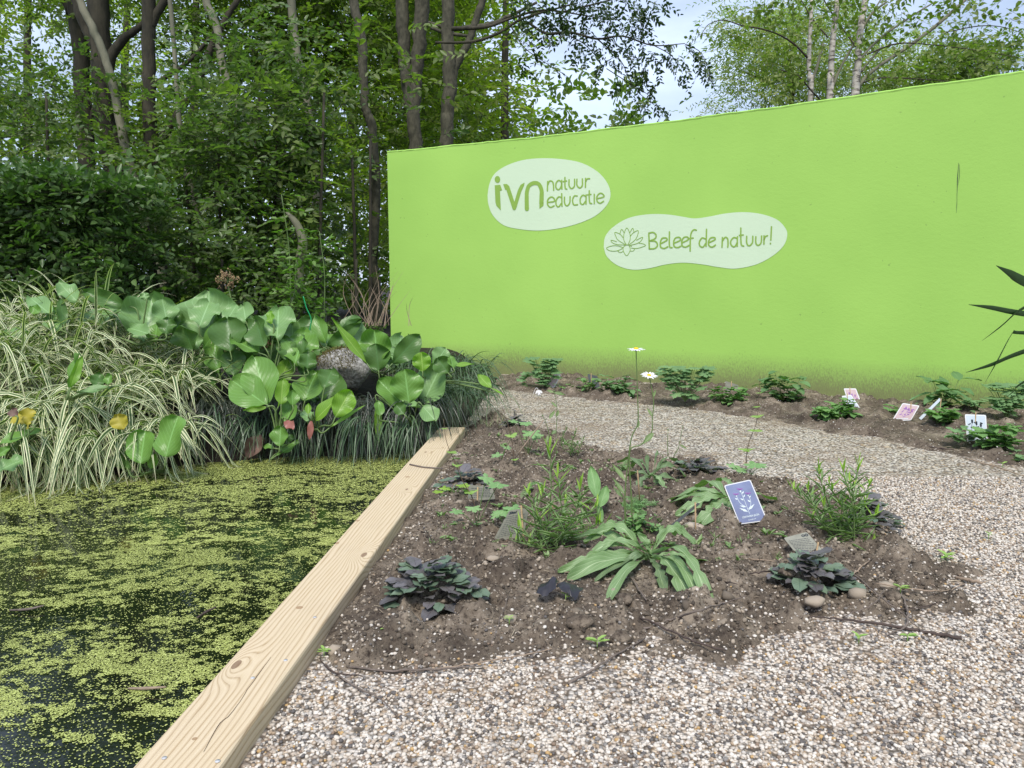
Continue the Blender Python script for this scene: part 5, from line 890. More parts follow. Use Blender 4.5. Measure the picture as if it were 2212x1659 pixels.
# ---------------------------------------------------------------- twigs and bits
def twig(ptsz, w, mat, label, z=.012, top=None, cat='twig', group='dry twigs on the bed and gravel', name='dry_twig'):
    P = []
    for k, (x, y) in enumerate(ptsz):
        zz = z[k] if hasattr(z, '__len__') else z; p = G(x, y, .02); s_ = surf(p[0], p[1]); P.append(G(x, y, s_+zz))
    d = np.linalg.norm(P[0]-CAM); W = [max(.0009, q*np.linalg.norm(p-CAM)/F/2) for q, p in zip(np.interp(np.linspace(0, 1, len(P)), np.linspace(0, 1, len(w)), w), P)]
    Q = smooth(P, 6); Q += rng.normal(size=Q.shape)*.0012; mb = MB(); tube(mb, Q, W, 7); return tag(mb.build(name, M[mat], None, P[0]), label, cat, group)
TW = [([(1745, 1332), (1815, 1337), (1892, 1346), (1980, 1362), (2078, 1379)], [2, 4, 5, 6, 6.5], 'twig_d', 'thickest dark straight twig lying where bed and gravel meet at the right'),
 ([(1842, 1241), (1895, 1283), (1951, 1327), (2017, 1391)], [4, 3, 2, 1], 'twig_g', 'long thin twig crossing over the thickest dark twig'), ([(1615, 1206), (1704, 1216), (1740, 1230), (1787, 1246)], [3, 2.5, 2, 2], 'twig_t', 'tan stem lying across the dark purple rosette by the grey card'),
 ([(1560, 1256), (1598, 1244), (1640, 1236), (1679, 1231)], [1.5, 2, 3, 3], 'twig_d', 'dark stem pointing at the purple rosette from the left'), ([(1842, 1241), (1860, 1226), (1877, 1211)], [4, 3, 2], 'twig_t', 'short tan twig end right of the purple rosette'),
 ([(1892, 1260), (1950, 1268), (2020, 1277), (2050, 1274), (2085, 1260)], [2, 3, 2.5, 2, 1.5], 'twig_t', 'pale crooked stem at the right corner of the bed'), ([(1820, 1331), (1876, 1310), (1900, 1292), (1909, 1271)], [1.5, 2, 2, 1.5], 'twig_g', 'curved grey stem ending under the yellow seedling'),
 ([(1945, 1280), (1959, 1316), (1956, 1352), (1912, 1373)], [3, 4, 4, 2], 'twig_g', 'flattened hooked stem beside the pair of seedlings'), ([(2053, 1271), (2014, 1305), (1931, 1319)], [2, 2.5, 1.5], 'twig_d', 'thin dark curved stem right of the hooked stem'), ([(2064, 1247), (2092, 1253), (2122, 1260)], [5, 7, 5], 'twig_t', 'short strip of tan bark on the gravel at the right'),
 ([(1343, 1314), (1427, 1353), (1500, 1385), (1570, 1405)], [3, 4, 4, 3], 'twig_d', 'dark twig below the knapweed running down to the gravel'), ([(1393, 1358), (1450, 1338), (1505, 1320), (1560, 1303), (1614, 1286)], [4, 5, 4.5, 3, 2], 'twig_g', 'grey twig passing under the drooping knapweed leaf'),
 ([(1229, 1476), (1270, 1452), (1310, 1426), (1393, 1379)], [6, 5, 4, 3], 'twig_g', 'grey tapering twig reaching from gravel into the front of the bed'), ([(1455, 1218), (1531, 1247), (1593, 1262)], [3, 3, 2], 'twig_d', 'dark twig right of the knapweed heart'), ([(1343, 1168), (1354, 1226), (1372, 1262), (1397, 1296)], [4, 5, 4.5, 3], 'twig_g', 'flat grey stem standing down through the knapweed'),
 ([(750, 1442), (853, 1449), (950, 1444), (1040, 1441)], [4, 4.5, 4, 2], 'twig_g', 'long smooth grey twig at the front left edge of the bed'), ([(900, 1450), (1000, 1436), (1100, 1420), (1205, 1400)], [2, 3, 3, 2], 'twig_t', 'thin tan twig beside the long smooth grey one'), ([(703, 1438), (772, 1485), (822, 1510), (859, 1547)], [3, 4, 3, 2], 'twig_g', 'bent twig lying on the gravel near the timber'),
 ([(690, 1420), (720, 1452), (780, 1460)], [2, 3, 2], 'twig_d', 'short reddish twig touching the timber edge of the bed'), ([(885, 1003), (915, 1009), (957, 1012)], [3, 3.5, 3], 'twig_g', 'small twig lying across the far part of the timber'), ([(1597, 1136), (1660, 1139), (1740, 1152)], [1.5, 2, 1.5], 'twig_d', 'very thin black stem below the violet card'), ([(1062, 1390), (1075, 1350), (1098, 1290)], [1.5, 2, 1.2], 'twig_g', 'upright thin stalk lying in the open soil of the bed'),
 ([(950, 1190), (985, 1165), (1015, 1135)], [1, 1.6, 1], 'twig_g', 'thin stalk on the soil left of the grey lettered card'), ([(2085, 990), (2120, 1000), (2165, 1012), (2212, 1030)], [2, 3, 2.5, 1.5], 'twig_t', 'tan twig at the right end of the wall bed'), ([(1970, 960), (2010, 966), (2060, 972)], [1.5, 3, 2], 'twig_d', 'dark twig in front of the pale blue card by the wall')]
for pts, w, m_, lab in TW:
    onb = 'across the far part' in lab
    if onb:
        P = smooth([G(x, y, bpt+.004) for x, y in pts], 4); mb = MB(); tube(mb, P, .0035, 6); tag(mb.build('dry_twig', M[m_], None, P[0]), lab, 'twig', 'dry twigs on the bed and gravel')
    else: twig(pts, w, m_, lab, [.006+.008*((k*7) % 3)/2 for k in range(len(pts))])
P = [GS(1097, 1009), D(1174, 908, GS(1097, 1009)[1]+.02)]; mb = MB(); tube(mb, smooth(P, 3), [.004, .0025], 6); tag(mb.build('leaning_stick', M['twig_t'], None, P[0]), 'tan stick stuck slantwise in the top left of the bed', 'stick')
for pts, lab, m_ in (([(425, 1335), (445, 1322), (467, 1311)], 'dark twig floating in the duckweed near the timber', 'twig_d'), ([(277, 1487), (315, 1487), (358, 1484)], 'pale flat stalk floating at the lower left by the timber', 'twig_t'), ([(20, 1318), (60, 1316), (95, 1308)], 'brown scrap of bark floating at the left', 'twig_g')):
    P = smooth([G(x, y, WZ+.005+.01*k/2) for k, (x, y) in enumerate(pts)], 4); mb = MB(); tube(mb, P, [.002, .004, .002], 6); tag(mb.build('floating_twig', M[m_], None, P[0]), lab, 'twig', 'twigs floating on the pond')
P = smooth([D(842, 985, 4.0), D(845, 1010, 3.98), D(855, 1045, 3.9)], 4)
rt = smooth([D(*z5(915, 950), 4.0), D(*z5(955, 1020), 3.95), D(*z5(965, 1110), 3.9)], 4); mb = MB(); tube(mb, rt, [.006, .008, .01], 6); tag(mb.build('bank_root', M['bark_d'], None, rt[-1]), 'dark root running down the bank into the pond', 'root')
# soil clods and small stones
for k, (x, y, s_, lab) in enumerate(((1255, 1352, .028, 'biggest round clod of earth at the front of the bed'), (1340, 1385, .025, 'dark clod right behind the front gravel edge'), (1180, 1272, .016, 'small clod under the black plastic scrap'), (1700, 1240, .02, 'earth clod left of the lower purple rosette'), (1870, 1120, .02, 'clod behind the tall narrow leaved plant at the right'), (1350, 1300, .022, 'clod under the knapweed leaves'), (1930, 1290, .02, 'dark clod beside the yellow seedling'), (1155, 1195, .018, 'clod behind the lettered grey card'))):
    p = GS(x, y); rock('earth_clod', p+np.array([0, 0, s_*.25]), (s_*1.2, s_, s_*.8), M['soil'], 20+k, lab, 'clod', 'clods of earth in the bed', 3, .5)
for k, (x, y, s_, lab, m_) in enumerate(((1500, 1140, .026, 'flat pale stone under the edge-on slate card', 'wstone'), (1762, 1302, .022, 'brown pebble in front of the lower purple rosette', 'crumbs'), (1065, 1208, .014, 'small grey pebble left of the plastic scrap', 'crumbs'))):
    p = GS(x, y); rock('pebble', p+np.array([0, 0, s_*.2]), (s_*1.5, s_, s_*.6), M[m_], 40+k, lab, 'pebble', 'single pebbles in the bed', 2, .4)
# torn black plastic
def zb(x, y): return (777.6+x*.2344, 993.6+y*.2344)
p = GS(*zb(1750, 1290)); Yp = p[1]; mb = MB()
def sheet(pts, wz, n=5):
    A = smooth([D(*zb(*q), Yp+dy) for q, dy in pts[0]], n); B_ = smooth([D(*zb(*q), Yp+dy) for q, dy in pts[1]], n); k = len(A); t = np.linspace(0, 1, 5)
    V = np.concatenate([A*(1-u)+B_*u+np.array([0, 0, wz])*math.sin(u*3.14)+rng.normal(size=A.shape)*.0015 for u in t]); i = np.arange(4)[:, None]*k; j = np.arange(k-1)[None]; mb.add(V, np.stack([i+j, i+j+1, i+k+j+1, i+k+j], -1).reshape(-1, 4))
sheet(([((1640, 1180), .02), ((1780, 1080), .03), ((1830, 1120), .03)], [((1620, 1230), -.02), ((1720, 1250), -.02), ((1800, 1180), -.01)]), .004)
sheet(([((1790, 1180), .01), ((1880, 1120), .03), ((2060, 1190), .03)], [((1860, 1200), -.01), ((1950, 1260), -.02), ((1990, 1300), -.03)]), .006)
tag(mb.build('plastic_scrap', M['plast'], None, p), 'torn curled scrap of black plastic lying on the soil', 'plastic scrap')
# ---------------------------------------------------------------- cards on sticks
def card(corn, mat, label, stick=None, art=None, Yc=None, thick=.0012, border=True, group='plant cards stuck in the beds', tilt=.12, stickmat='stick'):
    """corn: pixels of top left, top right, bottom right, bottom left"""
    c = np.array(corn, float); bot = c[2:].mean(0); p = G(bot[0], bot[1]+2, .02); s_ = surf(p[0], p[1]); Yc = Yc or G(bot[0], bot[1]+2, s_)[1]
    n = nrm(np.array([0, -1, tilt])); p0 = D(bot[0], bot[1], Yc)
    def hit(x, y, off=0.0):
        d = ray(x, y); q = p0+n*off; return CAM+d*(np.dot(q-CAM, n)/np.dot(d, n))
    root = empty('plant_card', hit(*bot), label, 'plant card', group); o_ = hit(*bot)
    def rounded(c, r):
        out = []
        for k in range(4):
            a, b, d_ = c[k-1], c[k], c[(k+1) % 4]; u = (a-b)/np.linalg.norm(a-b); v = (d_-b)/np.linalg.norm(d_-b)
            for t in np.linspace(0, 1, 5): out.append(b+u*r*(1-t)**2+v*r*t**2)
        return out
    def plate(c, r, off, th, mat, name):
        P = rounded(c, r); k = len(P); V = [hit(*q, off) for q in P]+[hit(*q, off-th) for q in P]; mb = MB(); mb.add(V, [list(range(k))[::-1]]); mb.f.append((np.arange(k)[None]+k, 0)); a = np.arange(k)
        mb.f.append((np.stack([a, (a+1) % k, k+(a+1) % k, k+a], 1), 0)); return mb.build(name, mat, root, o_, flat=True)
    e = np.linalg.norm(c[0]-c[1]); plate(c, e*.08, 0, thick, M['white'] if border else M[mat], 'card')
    if border:
        ce = c.mean(0); ins = np.array([q+(c[(k+1) % 4]-q)/np.linalg.norm(c[(k+1) % 4]-q)*2.2+(c[k-1]-q)/np.linalg.norm(c[k-1]-q)*2.2 for k, q in enumerate(c)]); plate(ins, e*.06, .0006, .0005, M[mat], 'printed_face')
    if stick:
        (x0, y0), (x1, y1) = stick; front = len(stick) > 2; A = hit(x0, y0, .004 if True else -.004); B_ = hit(x1, y1, .004); B_[2] = min(B_[2], s_)-.01; mb = MB(); tube(mb, [A, B_], .0028, 7); mb.build('stick', M[stickmat], root, o_)
    if art: art(hit, root, o_)
    return root
def zk(x, y): return ((1790+x*150/1659)*.8641, (1180+y*150/1659)*.8641)
def art_c(hit, root, o_):
    h = lambda x, y: hit(x, y, .0012); q = 150/1659*.8641; mb = MB(); mp = MB()
    for pts in ([(930, 1150), (860, 980), (790, 800), (690, 560)], [(745, 915), (660, 850), (600, 740), (560, 650)], [(890, 1020), (950, 940), (960, 820), (920, 700), (890, 640)]): stroke2([zk(*p) for p in pts], 11*q, h, mb)
    def lf(a, b, w):
        a = np.array(zk(*a)); b = np.array(zk(*b)); s_ = np.array([-(b-a)[1], (b-a)[0]]); s_ = s_/np.linalg.norm(s_)*w*q/2; mb.add([h(*a), h(*(a*.6+b*.4+s_)), h(*b), h(*(a*.6+b*.4-s_))], [[0, 1, 2, 3]])
    for a, b, w in (((720, 600), (770, 530), 50), ((760, 700), (800, 615), 40), ((770, 780), (665, 730), 45), ((840, 965), (650, 930), 60), ((890, 1100), (640, 995), 70), ((900, 1050), (1065, 880), 70), ((955, 835), (865, 765), 45), ((910, 710), (965, 655), 40), ((600, 760), (515, 725), 40), ((690, 560), (655, 500), 55), ((580, 690), (545, 630), 45), ((905, 670), (875, 620), 45)): lf(a, b, w)
    for cx, cy in ((655, 475), (550, 615), (880, 590)):
        for dx in (-75, -40, 0, 40, 75): stroke2([zk(cx, cy+25), zk(cx+dx*.7, cy-5), zk(cx+dx, cy-18)], 20*q, h, mp, n=2)
    mb.build('printed_plant', M['inkw'], root, o_); mp.build('printed_flowers', M['inkp'], root, o_)
    A, B_, C = np.array(zk(735, 1300)), np.array(zk(1210, 1205)), np.array(zk(715, 1235)); word_art('CENTAUREA JACEA', A, B_, C, h, root, o_, 1.0); A, B_, C = np.array(zk(900, 1350)), np.array(zk(1110, 1305)), np.array(zk(892, 1315)); word_art('knoopkruid', A, B_, C, h, root, o_, 1.0)
def word_art(txt, A, B_, C, h, root, o_, bold):
    cu = bpy.data.curves.new('text', 'FONT'); cu.body = txt; cu.offset = .025*bold; ob = bpy.data.objects.new('text', cu); sc.collection.objects.link(ob); dg = bpy.context.evaluated_depsgraph_get(); me = ob.evaluated_get(dg).to_mesh()
    V = np.array([v.co[:2] for v in me.vertices]); Fs = [list(p.vertices) for p in me.polygons]; ob.evaluated_get(dg).to_mesh_clear(); bpy.data.objects.remove(ob); bpy.data.curves.remove(cu)
    V = (V-V.min(0))/(V.max(0)-V.min(0)); mb = MB(); mb.add([h(*(A+(B_-A)*u+(C-A)*v)) for u, v in V], [Fs[0]] if 0 else np.array([f for f in Fs if len(f) == 3]).reshape(-1, 3))
    r4 = [f for f in Fs if len(f) == 4]
    if r4: mb.f.append((np.array(r4), 0))
    mb.build('lettering', M['inkw'], root, o_, flat=True)
card([zk(215, 370), zk(950, 205), zk(1425, 1345), zk(650, 1450)], 'c_blue', 'violet blue card with a purple thistle like flower drawing, in the middle of the bed', None, art_c)
mb_p = D(*zk(600, 260), 3)
def art_g(col, col2, seed, words=None, n=3):
    def f(hit, root, o_, cc=None):
        pass
    return f
def simple_art(corn, ink, ink2, seed, txt=True):
    c = np.array(corn, float)
    def uv(u, v): return (c[0]*(1-u)+c[1]*u)*(1-v)+(c[3]*(1-u)+c[2]*u)*v
    def f(hit, root, o_):
        r = random.Random(seed); h = lambda x, y: hit(x, y, .0012); mb = MB(); m2 = MB(); w = np.linalg.norm(c[0]-c[1])
        for k in range(3):
            x0 = .3+.2*k; P = [uv(.5, .78), uv(.5+(x0-.5)*1.1, .55), uv(x0+.02, .25+.06*k)]; stroke2(P, w*.018, h, mb)
            for q in range(3):
                cpt = uv(x0+r.uniform(-.1, .1), .3+.14*q+r.uniform(-.03, .03)); stroke2([cpt, cpt+np.array([w*.08*r.choice([-1, 1]), w*.04])], w*.05, h, mb, sm=False)
            cpt = uv(x0+.02, .2+.06*k); stroke2([cpt, cpt+np.array([w*.01, w*.1])], w*.09, h, m2, sm=False)
        mb.build('printed_plant', M[ink], root, o_); m2.build('printed_flowers', M[ink2], root, o_)
        if txt:
            mb = MB(); x = .18
            while x < .8: d_ = r.uniform(.03, .06); stroke2([uv(x, .885), uv(x+d_, .88)], w*.05, h, mb, sm=False); x += d_+.035
            mb.build('blurred_lettering', M['inkw'], root, o_)
    return f
C = [(2084, 894.7), (2130, 896.2), (2134, 959), (2089.6, 957.7)]; card(C, 'c_sky', 'pale blue card with a dark flower drawing, standing upright and nearest the right edge', ((2108, 890), (2109, 903)), simple_art(C, 'ink', 'ink', 1))
C = [(1822.4, 839), (1849, 839), (1866, 884), (1838, 886)]; card(C, 'c_pink', 'pink card standing directly behind the leaning pale blue card', ((1836, 836), (1838, 846)), simple_art(C, 'inkp', 'inkp', 2, False), Yc=5.35)
C = [(1818, 855.5), (1838.7, 852.6), (1870, 898), (1842, 901)]; card(C, 'c_sky', 'pale blue card leaning to the left in front of a pink one', ((1830, 850), (1832, 860)), simple_art(C, 'ink', 'ink', 3, False), Yc=5.05)
C = [(1950, 870.4), (1986.6, 876.3), (1968, 908), (1926, 909.6)]; card(C, 'c_pink', 'pink card leaning right between the two pairs of leafy plants by the wall', ((1968, 870), (1969, 880)), simple_art(C, 'inkp', 'inkp', 4))
C = [(2029, 860), (2034, 863), (1990, 907), (1985, 903)]; card(C, 'c_sky', 'card seen edge-on as a thin slanting white bar near the wall', ((2033, 861), (2029, 896)), None, border=False)
C = [(1200, 806), (1211.6, 810), (1197, 838.5), (1178.6, 832)]; card(C, 'c_pink', 'small far pink card beside the dead white flower', None, None)
C = [(1269, 807.5), (1290, 812), (1296, 838), (1274, 838)]; card(C, 'c_dark', 'dark grey card back under the first wall plants left of the daisy', ((1277, 806), (1277, 836)), None, border=False)
C = [(1567, 823), (1595.5, 832), (1592.6, 852), (1567, 850)]; card(C, 'c_grey', 'grey card back above the low mint like clump by the wall', ((1580, 823), (1581, 848)), None, border=False)
def back_art(corn, txt, seed, mark=None, n=11):
    c = np.array(corn, float)
    def uv(u, v): return (c[0]*(1-u)+c[1]*u)*(1-v)+(c[3]*(1-u)+c[2]*u)*v
    def f(hit, root, o_):
        r = random.Random(seed); h = lambda x, y: hit(x, y, .0014); mb = MB(); w = np.linalg.norm(c[0]-c[1])
        for k in range(n):
            u = .1; v = .2+.68*k/n
            while u < .86:
                d_ = r.uniform(.03, .1); stroke2([uv(u, v), uv(u+d_, v)], w*.014, h, mb, sm=False); u += d_+.03
        if mark:
            for uu in mark:
                a = np.linspace(0, 2*math.pi, 11); stroke2([uv(uu+.055*math.cos(t), .09+.035*math.sin(t)) for t in a], w*.03, h, mb, n=1)
        mb.build('fine_print', M['ink'], root, o_)
        if txt:
            global M_save; A, B_, C_ = uv(.08, .13), uv(.42, .12), uv(.08, .05); s_ = M['inkw']; M['inkw'] = M['ink']; word_art(txt, A, B_, C_, h, root, o_, 1.5); M['inkw'] = s_
    return f
C = [(1100, 1102.6), (1143, 1097), (1131, 1158), (1061, 1175)]; card(C, 'c_grey', 'grey printed card back starting with Skal, left of the narrow leaved plants', ((1125.7, 1092), (1135, 1214)), back_art(C, 'Skal', 1), border=False)
C = [(1014, 1047.5), (1063.6, 1052), (1070, 1078), (1010, 1083)]; card(C, 'c_grey', 'grey printed card back half hidden under the palmate leaves', ((1032, 1052), (1029.6, 1134)), back_art(C, None, 2, (.74, .88), 6), border=False)
C = [(1692.7, 1161.8), (1742.6, 1149), (1795, 1209), (1722, 1199)]; card(C, 'c_grey', 'grey printed card back leaning over the lower purple rosette', ((1767.6, 1171.5), (1760.6, 1206)), back_art(C, None, 3, (.76, .9), 10), border=False, tilt=.9)
C = [(1507, 1086), (1513, 1088), (1446, 1146), (1440, 1141)]; card(C, 'c_dark', 'slate card seen nearly edge-on behind the big knapweed rosette', ((1502, 1085), (1503, 1160)), None, border=False)
for (x0, y0, x1, y1, lab) in ((1377, 1016, 1382, 1075, 'pale stick upright in the dark leaved rosette'), (1192, 1120, 1200, 1085, 'thin white stick among the narrow leaved stems')):
    p = GS(x1, max(y0, y1)); mb = MB(); tube(mb, [D(x0, min(y0, y1), p[1]), p-np.array([0, 0, .01])], .0028, 6); tag(mb.build('label_stick', M['stick'], None, p), lab, 'stick', 'bare label sticks')
# ---------------------------------------------------------------- small plants
def hang_leaf(mb, p, az, el, L, W, shape='oval', seed=0, cup=.1, bend=.15, mi=0, n=6, m=4):
    d = np.array([math.cos(az)*math.cos(el), math.sin(az)*math.cos(el), math.sin(el)]); nr = np.array([-math.cos(az)*math.sin(el), -math.sin(az)*math.sin(el), math.cos(el)]); leaf(mb, p, p+d*L, W, nr, shape, cup=cup, bend=bend, wave=.03, n=n, m=m, seed=seed, mi=mi)
def ajuga(px, py, R, n, label, seed, frac=.5, L=.045):
    c = GS(px, py); r = random.Random(seed); root = empty('bugle_rosette', c, label, 'plant', 'purple leaved bugle rosettes'); A, B_ = MB(), MB()
    for k in range(n):
        q = math.sqrt(r.random()); a = r.random()*6.28; cc = c+np.array([math.cos(a)*R*q, math.sin(a)*R*q*.8, 0]); cc[2] = surf(cc[0], cc[1])+.008+(1-q)*.045*R/.08+r.uniform(0, .012)
        az = a+r.uniform(-.9, .9); el = .55*(1-q)+r.uniform(-.15, .25); l = L*1.2*(.65+.5*r.random()); mb = A if r.random() < frac else B_
        p = cc-np.array([math.cos(az), math.sin(az), 0])*l*.4; hang_leaf(mb, p, az, el, l, l*.72, 'disc', k, .08, .18, n=7, m=6)
    A.build('purple_leaves', M['ajuga'], root, c); B_.build('green_leaves', M['ajuga_g'], root, c)
ajuga(945, 1285, .125, 95, 'biggest purple bugle rosette, at the front left of the bed', 1, .62, .047)
ajuga(1757, 1262, .105, 62, 'purple bugle rosette under the leaning grey card at the right', 2, .5, .05)
ajuga(1508, 1022, .10, 34, 'dark bugle rosette at the path edge behind the daisies', 3, .9, .05)
ajuga(1005, 1052, .11, 42, 'bugle rosette beside the timber behind the palmate leaves', 4, .7, .045)
ajuga(1890, 1130, .085, 34, 'dark bugle rosette behind the right narrow leaved plant', 5, .8, .045)
ajuga(1108, 925, .07, 26, 'far bugle rosette with a dark spike at the top corner of the bed', 6, .9, .045)
p = GS(1112, 918); mb = MB(); tube(mb, [p, p+np.array([0, 0, .09])], .003, 6); r0 = np.random.default_rng(4); n = 26; z = np.linspace(.01, .09, n); az = r0.random(n)*6.28; leaves6(mb, p+np.stack([0*z, 0*z, z], 1), np.stack([np.cos(az), np.sin(az), .3+0*az], 1), np.tile([0, 0, 1.], (n, 1)), np.full(n, .018), np.full(n, .011)); tag(mb.build('bugle_spike', M['ajuga'], None, p), 'short dark flower spike rising from the far bugle rosette', 'plant')
def linear_plant(px, py, stems, label, mats, seed, name='narrow_leaved_plant', L=.06, W=.007, dens=260, group='narrow leaved plants'):
    """stems: (base dx px, top px, top py)"""
    c = GS(px, py); r = np.random.default_rng(seed); root = empty(name, c, label, 'plant', group); st, A = MB(), MB()
    for bx, by, tx, ty in stems:
        b = GS(bx, by); t = D(tx, ty, b[1]+r.normal()*.02); m_ = (b+t)/2+np.array([r.normal()*.012, r.normal()*.012, 0]); P = smooth([b, m_, t], 8); tube(st, P, [.0022, .0018, .001], 5); H = np.linalg.norm(t-b)
        n = int(H*dens); tt = np.linspace(.08, 1, n)**.9; pos = np.stack([np.interp(tt, np.linspace(0, 1, len(P)), P[:, k]) for k in range(3)], 1); az = np.arange(n)*2.4+r.random()*6; el = .5+.75*tt**3+r.normal(size=n)*.2
        d = np.stack([np.cos(az)*np.cos(el), np.sin(az)*np.cos(el), np.sin(el)], 1); nr = np.stack([-np.cos(az)*np.sin(el), -np.sin(az)*np.sin(el), np.cos(el)], 1); ll = L*(.7+.5*r.random(n))*(1-.45*tt**3); k = tt > .86
        leaves6(A, pos[~k], d[~k], nr[~k], ll[~k], np.full((~k).sum(), W), droop=.14); leaves6(A, pos[k], d[k], nr[k], ll[k], np.full(k.sum(), W*1.05), 1, droop=.05)
    st.build('stems', M['stemg'], root, c); A.build('leaves', [M[mats[0]], M[mats[1]]], root, c)
r_ = random.Random(4)
S1 = [(1193+r_.uniform(-25, 25), 1185+r_.uniform(-25, 15), x, y) for x, y in ((1188, 965), (1140, 1065), (1175, 1060), (1205, 1030), (1255, 1050), (1290, 1095), (1225, 1090), (1120, 1140), (1160, 1120), (1250, 1130), (1310, 1130), (1100, 1165), (1210, 1150), (1270, 1160), (1135, 1185))]
linear_plant(1190, 1190, S1, 'left narrow leaved plant, tall and sprawling in the middle of the bed', ('lin', 'lin_b'), 1, L=.085, W=.008, dens=95)
S2 = [(1815+r_.uniform(-35, 35), 1165+r_.uniform(-20, 12), x, y) for x, y in ((1765, 1010), (1820, 1015), (1855, 1005), (1790, 1045), (1835, 1040), (1880, 1045), (1710, 1055), (1745, 1060), (1870, 1085), (1895, 1110), (1780, 1095), (1820, 1090), (1850, 1120), (1750, 1120), (1800, 1130), (1890, 1180), (1840, 1150), (1870, 1190))]
linear_plant(1815, 1165, S2, 'right narrow leaved plant, a dense bushy clump beside the path', ('lin', 'lin_b'), 2, L=.08, W=.008, dens=105)
S3 = [(1240+r_.uniform(-15, 15), 985, x, y) for x, y in ((1225, 925), (1245, 930), (1262, 945), (1215, 950), (1250, 955))]
linear_plant(1240, 985, S3, 'small fine leaved herb at the far edge of the bed', ('lin', 'lin'), 3, 'fine_leaved_herb', L=.03, W=.005, dens=240)
S4 = [(1215, 1010, 1215, 850), (1240, 1000, 1205, 890)]
def knapweed(c_px, Yoff, LV, label, mats, shape='lobed', wscale=1.0):
    c = GS(*c_px); root = empty('knapweed_rosette', c, label, 'plant', 'knapweed rosettes')
    for k, (t, w, bow, nv, mk) in enumerate(LV):
        r0 = random.Random(k*7+3); B = c+np.array([r0.uniform(-.015, .015), r0.uniform(-.01, .01), .01+r0.uniform(0, .02)]); T = np.array(D(*t, c[1])) if bow[1] is None else G(*t, bow[1]); n = nrm(np.array(nv, float))
        m_ = (B+T)/2+np.array([0, 0, bow[0]]); P = smooth([B, m_, T], 7); L = len(P); S_ = nrm(np.cross(P[-1]-P[0], cv(n))); tt = np.linspace(0, 1, L); W = wprof(shape if k % 3 else 'spat', .01+tt*.98)*w*np.linalg.norm(c-CAM)/F*wscale
        TT = nrm(np.gradient(P, axis=0)); NN = nrm(np.cross(S_[None], TT)); 
        if np.dot(NN[L//3], np.array([0, -.3, 1])) < 0: NN = -NN
        nL = 30; ti = np.linspace(0, 1, nL); Pi = np.stack([np.interp(ti, tt, P[:, a]) for a in range(3)], 1); Ni = nrm(np.stack([np.interp(ti, tt, NN[:, a]) for a in range(3)], 1)); Wi = wprof('lobed' if k % 3 else 'spat', .01+ti*.98)*w*np.linalg.norm(c-CAM)/F*wscale
        V = []; UV = []; u = np.linspace(-1, 1, 7)
        for i in range(nL):
            for x in u: tw_ = (k % 5-2)*.35*ti[i]; V.append(Pi[i]+(S_*math.cos(tw_)+Ni[i]*math.sin(tw_))*x*Wi[i]/2+S_*.012*math.sin(ti[i]*3+k*2)*ti[i]+Ni[i]*(.00018*w*x*x+.0035*math.sin(ti[i]*17+x*2+k))); UV.append(((x+1)/2, ti[i]))
        mb = MB(); i = np.arange(nL-1)[:, None]*7; j = np.arange(6)[None]; mb.add(V, np.stack([i+j, i+j+1, i+8+j, i+7+j], -1).reshape(-1, 4), 0, UV); mb.build('leaf', M[mats[0] if mk == 0 else mats[1]], root, c)
    return root
zc_ = lambda x, y: (1166.4+.2604*x, 1080+.2604*y)
KL = [((540, 920), 30, (.03, .01), 0), ((1235, 885), 44, (.045, .02), 0), ((1490, 990), 30, (.09, .01), 0), ((1430, 978), 26, (.07, .01), 0), ((1390, 540), 40, (.02, .035), 0), ((1275, 355), 32, (.06, .07), 0), ((225, 345), 30, (.05, .05), 0), ((340, 480), 30, (.05, .05), 0), ((150, 605), 30, (.03, .03), 0), ((240, 685), 36, (.03, .03), 0), ((300, 560), 28, (.05, .03), 0), ((1030, 800), 26, (.02, .015), 1), ((700, 640), 22, (.03, .02), 1), ((380, 345), 40, (.07, .06), 0), ((1140, 300), 26, (.05, .06), 0), ((480, 700), 26, (.02, .02), 1)]
LV = [(zc_(*t), w, b, (0, .8, .6), mk) for t, w, b, mk in KL]+[((1380, 1148), 22, (0, None), (0, .3, .95), 0), ((1395, 1172), 22, (.02, None), (0, .4, .9), 0)]
knapweed((1402, 1218), 0, LV, 'big grey green knapweed rosette at the front centre of the bed', ('knap', 'knap_d'), wscale=.85)
LV2 = [((1435, 1093), 30, (.03, .03), (0, .8, .6), 0), ((1442, 1078), 26, (.04, .04), (0, .8, .6), 0), ((1509, 1141), 34, (.02, .02), (0, .8, .6), 0), ((1560, 1135), 26, (.02, .02), (0, .8, .6), 1), ((1681, 1086), 30, (.03, .02), (0, .8, .6), 0), ((1687, 1143), 28, (.02, .02), (0, .8, .6), 0), ((1500, 1055), 28, (.05, .05), (0, .7, .7), 1), ((1540, 1050), 26, (.05, .06), (0, .7, .7), 0), ((1460, 1115), 26, (.03, .03), (0, .8, .6), 0), ((1530, 1118), 20, (.02, .02), (0, .8, .6), 1)]
knapweed((1582, 1092), 0, LV2, 'second knapweed rosette spreading from behind the violet card', ('knap', 'knap'))
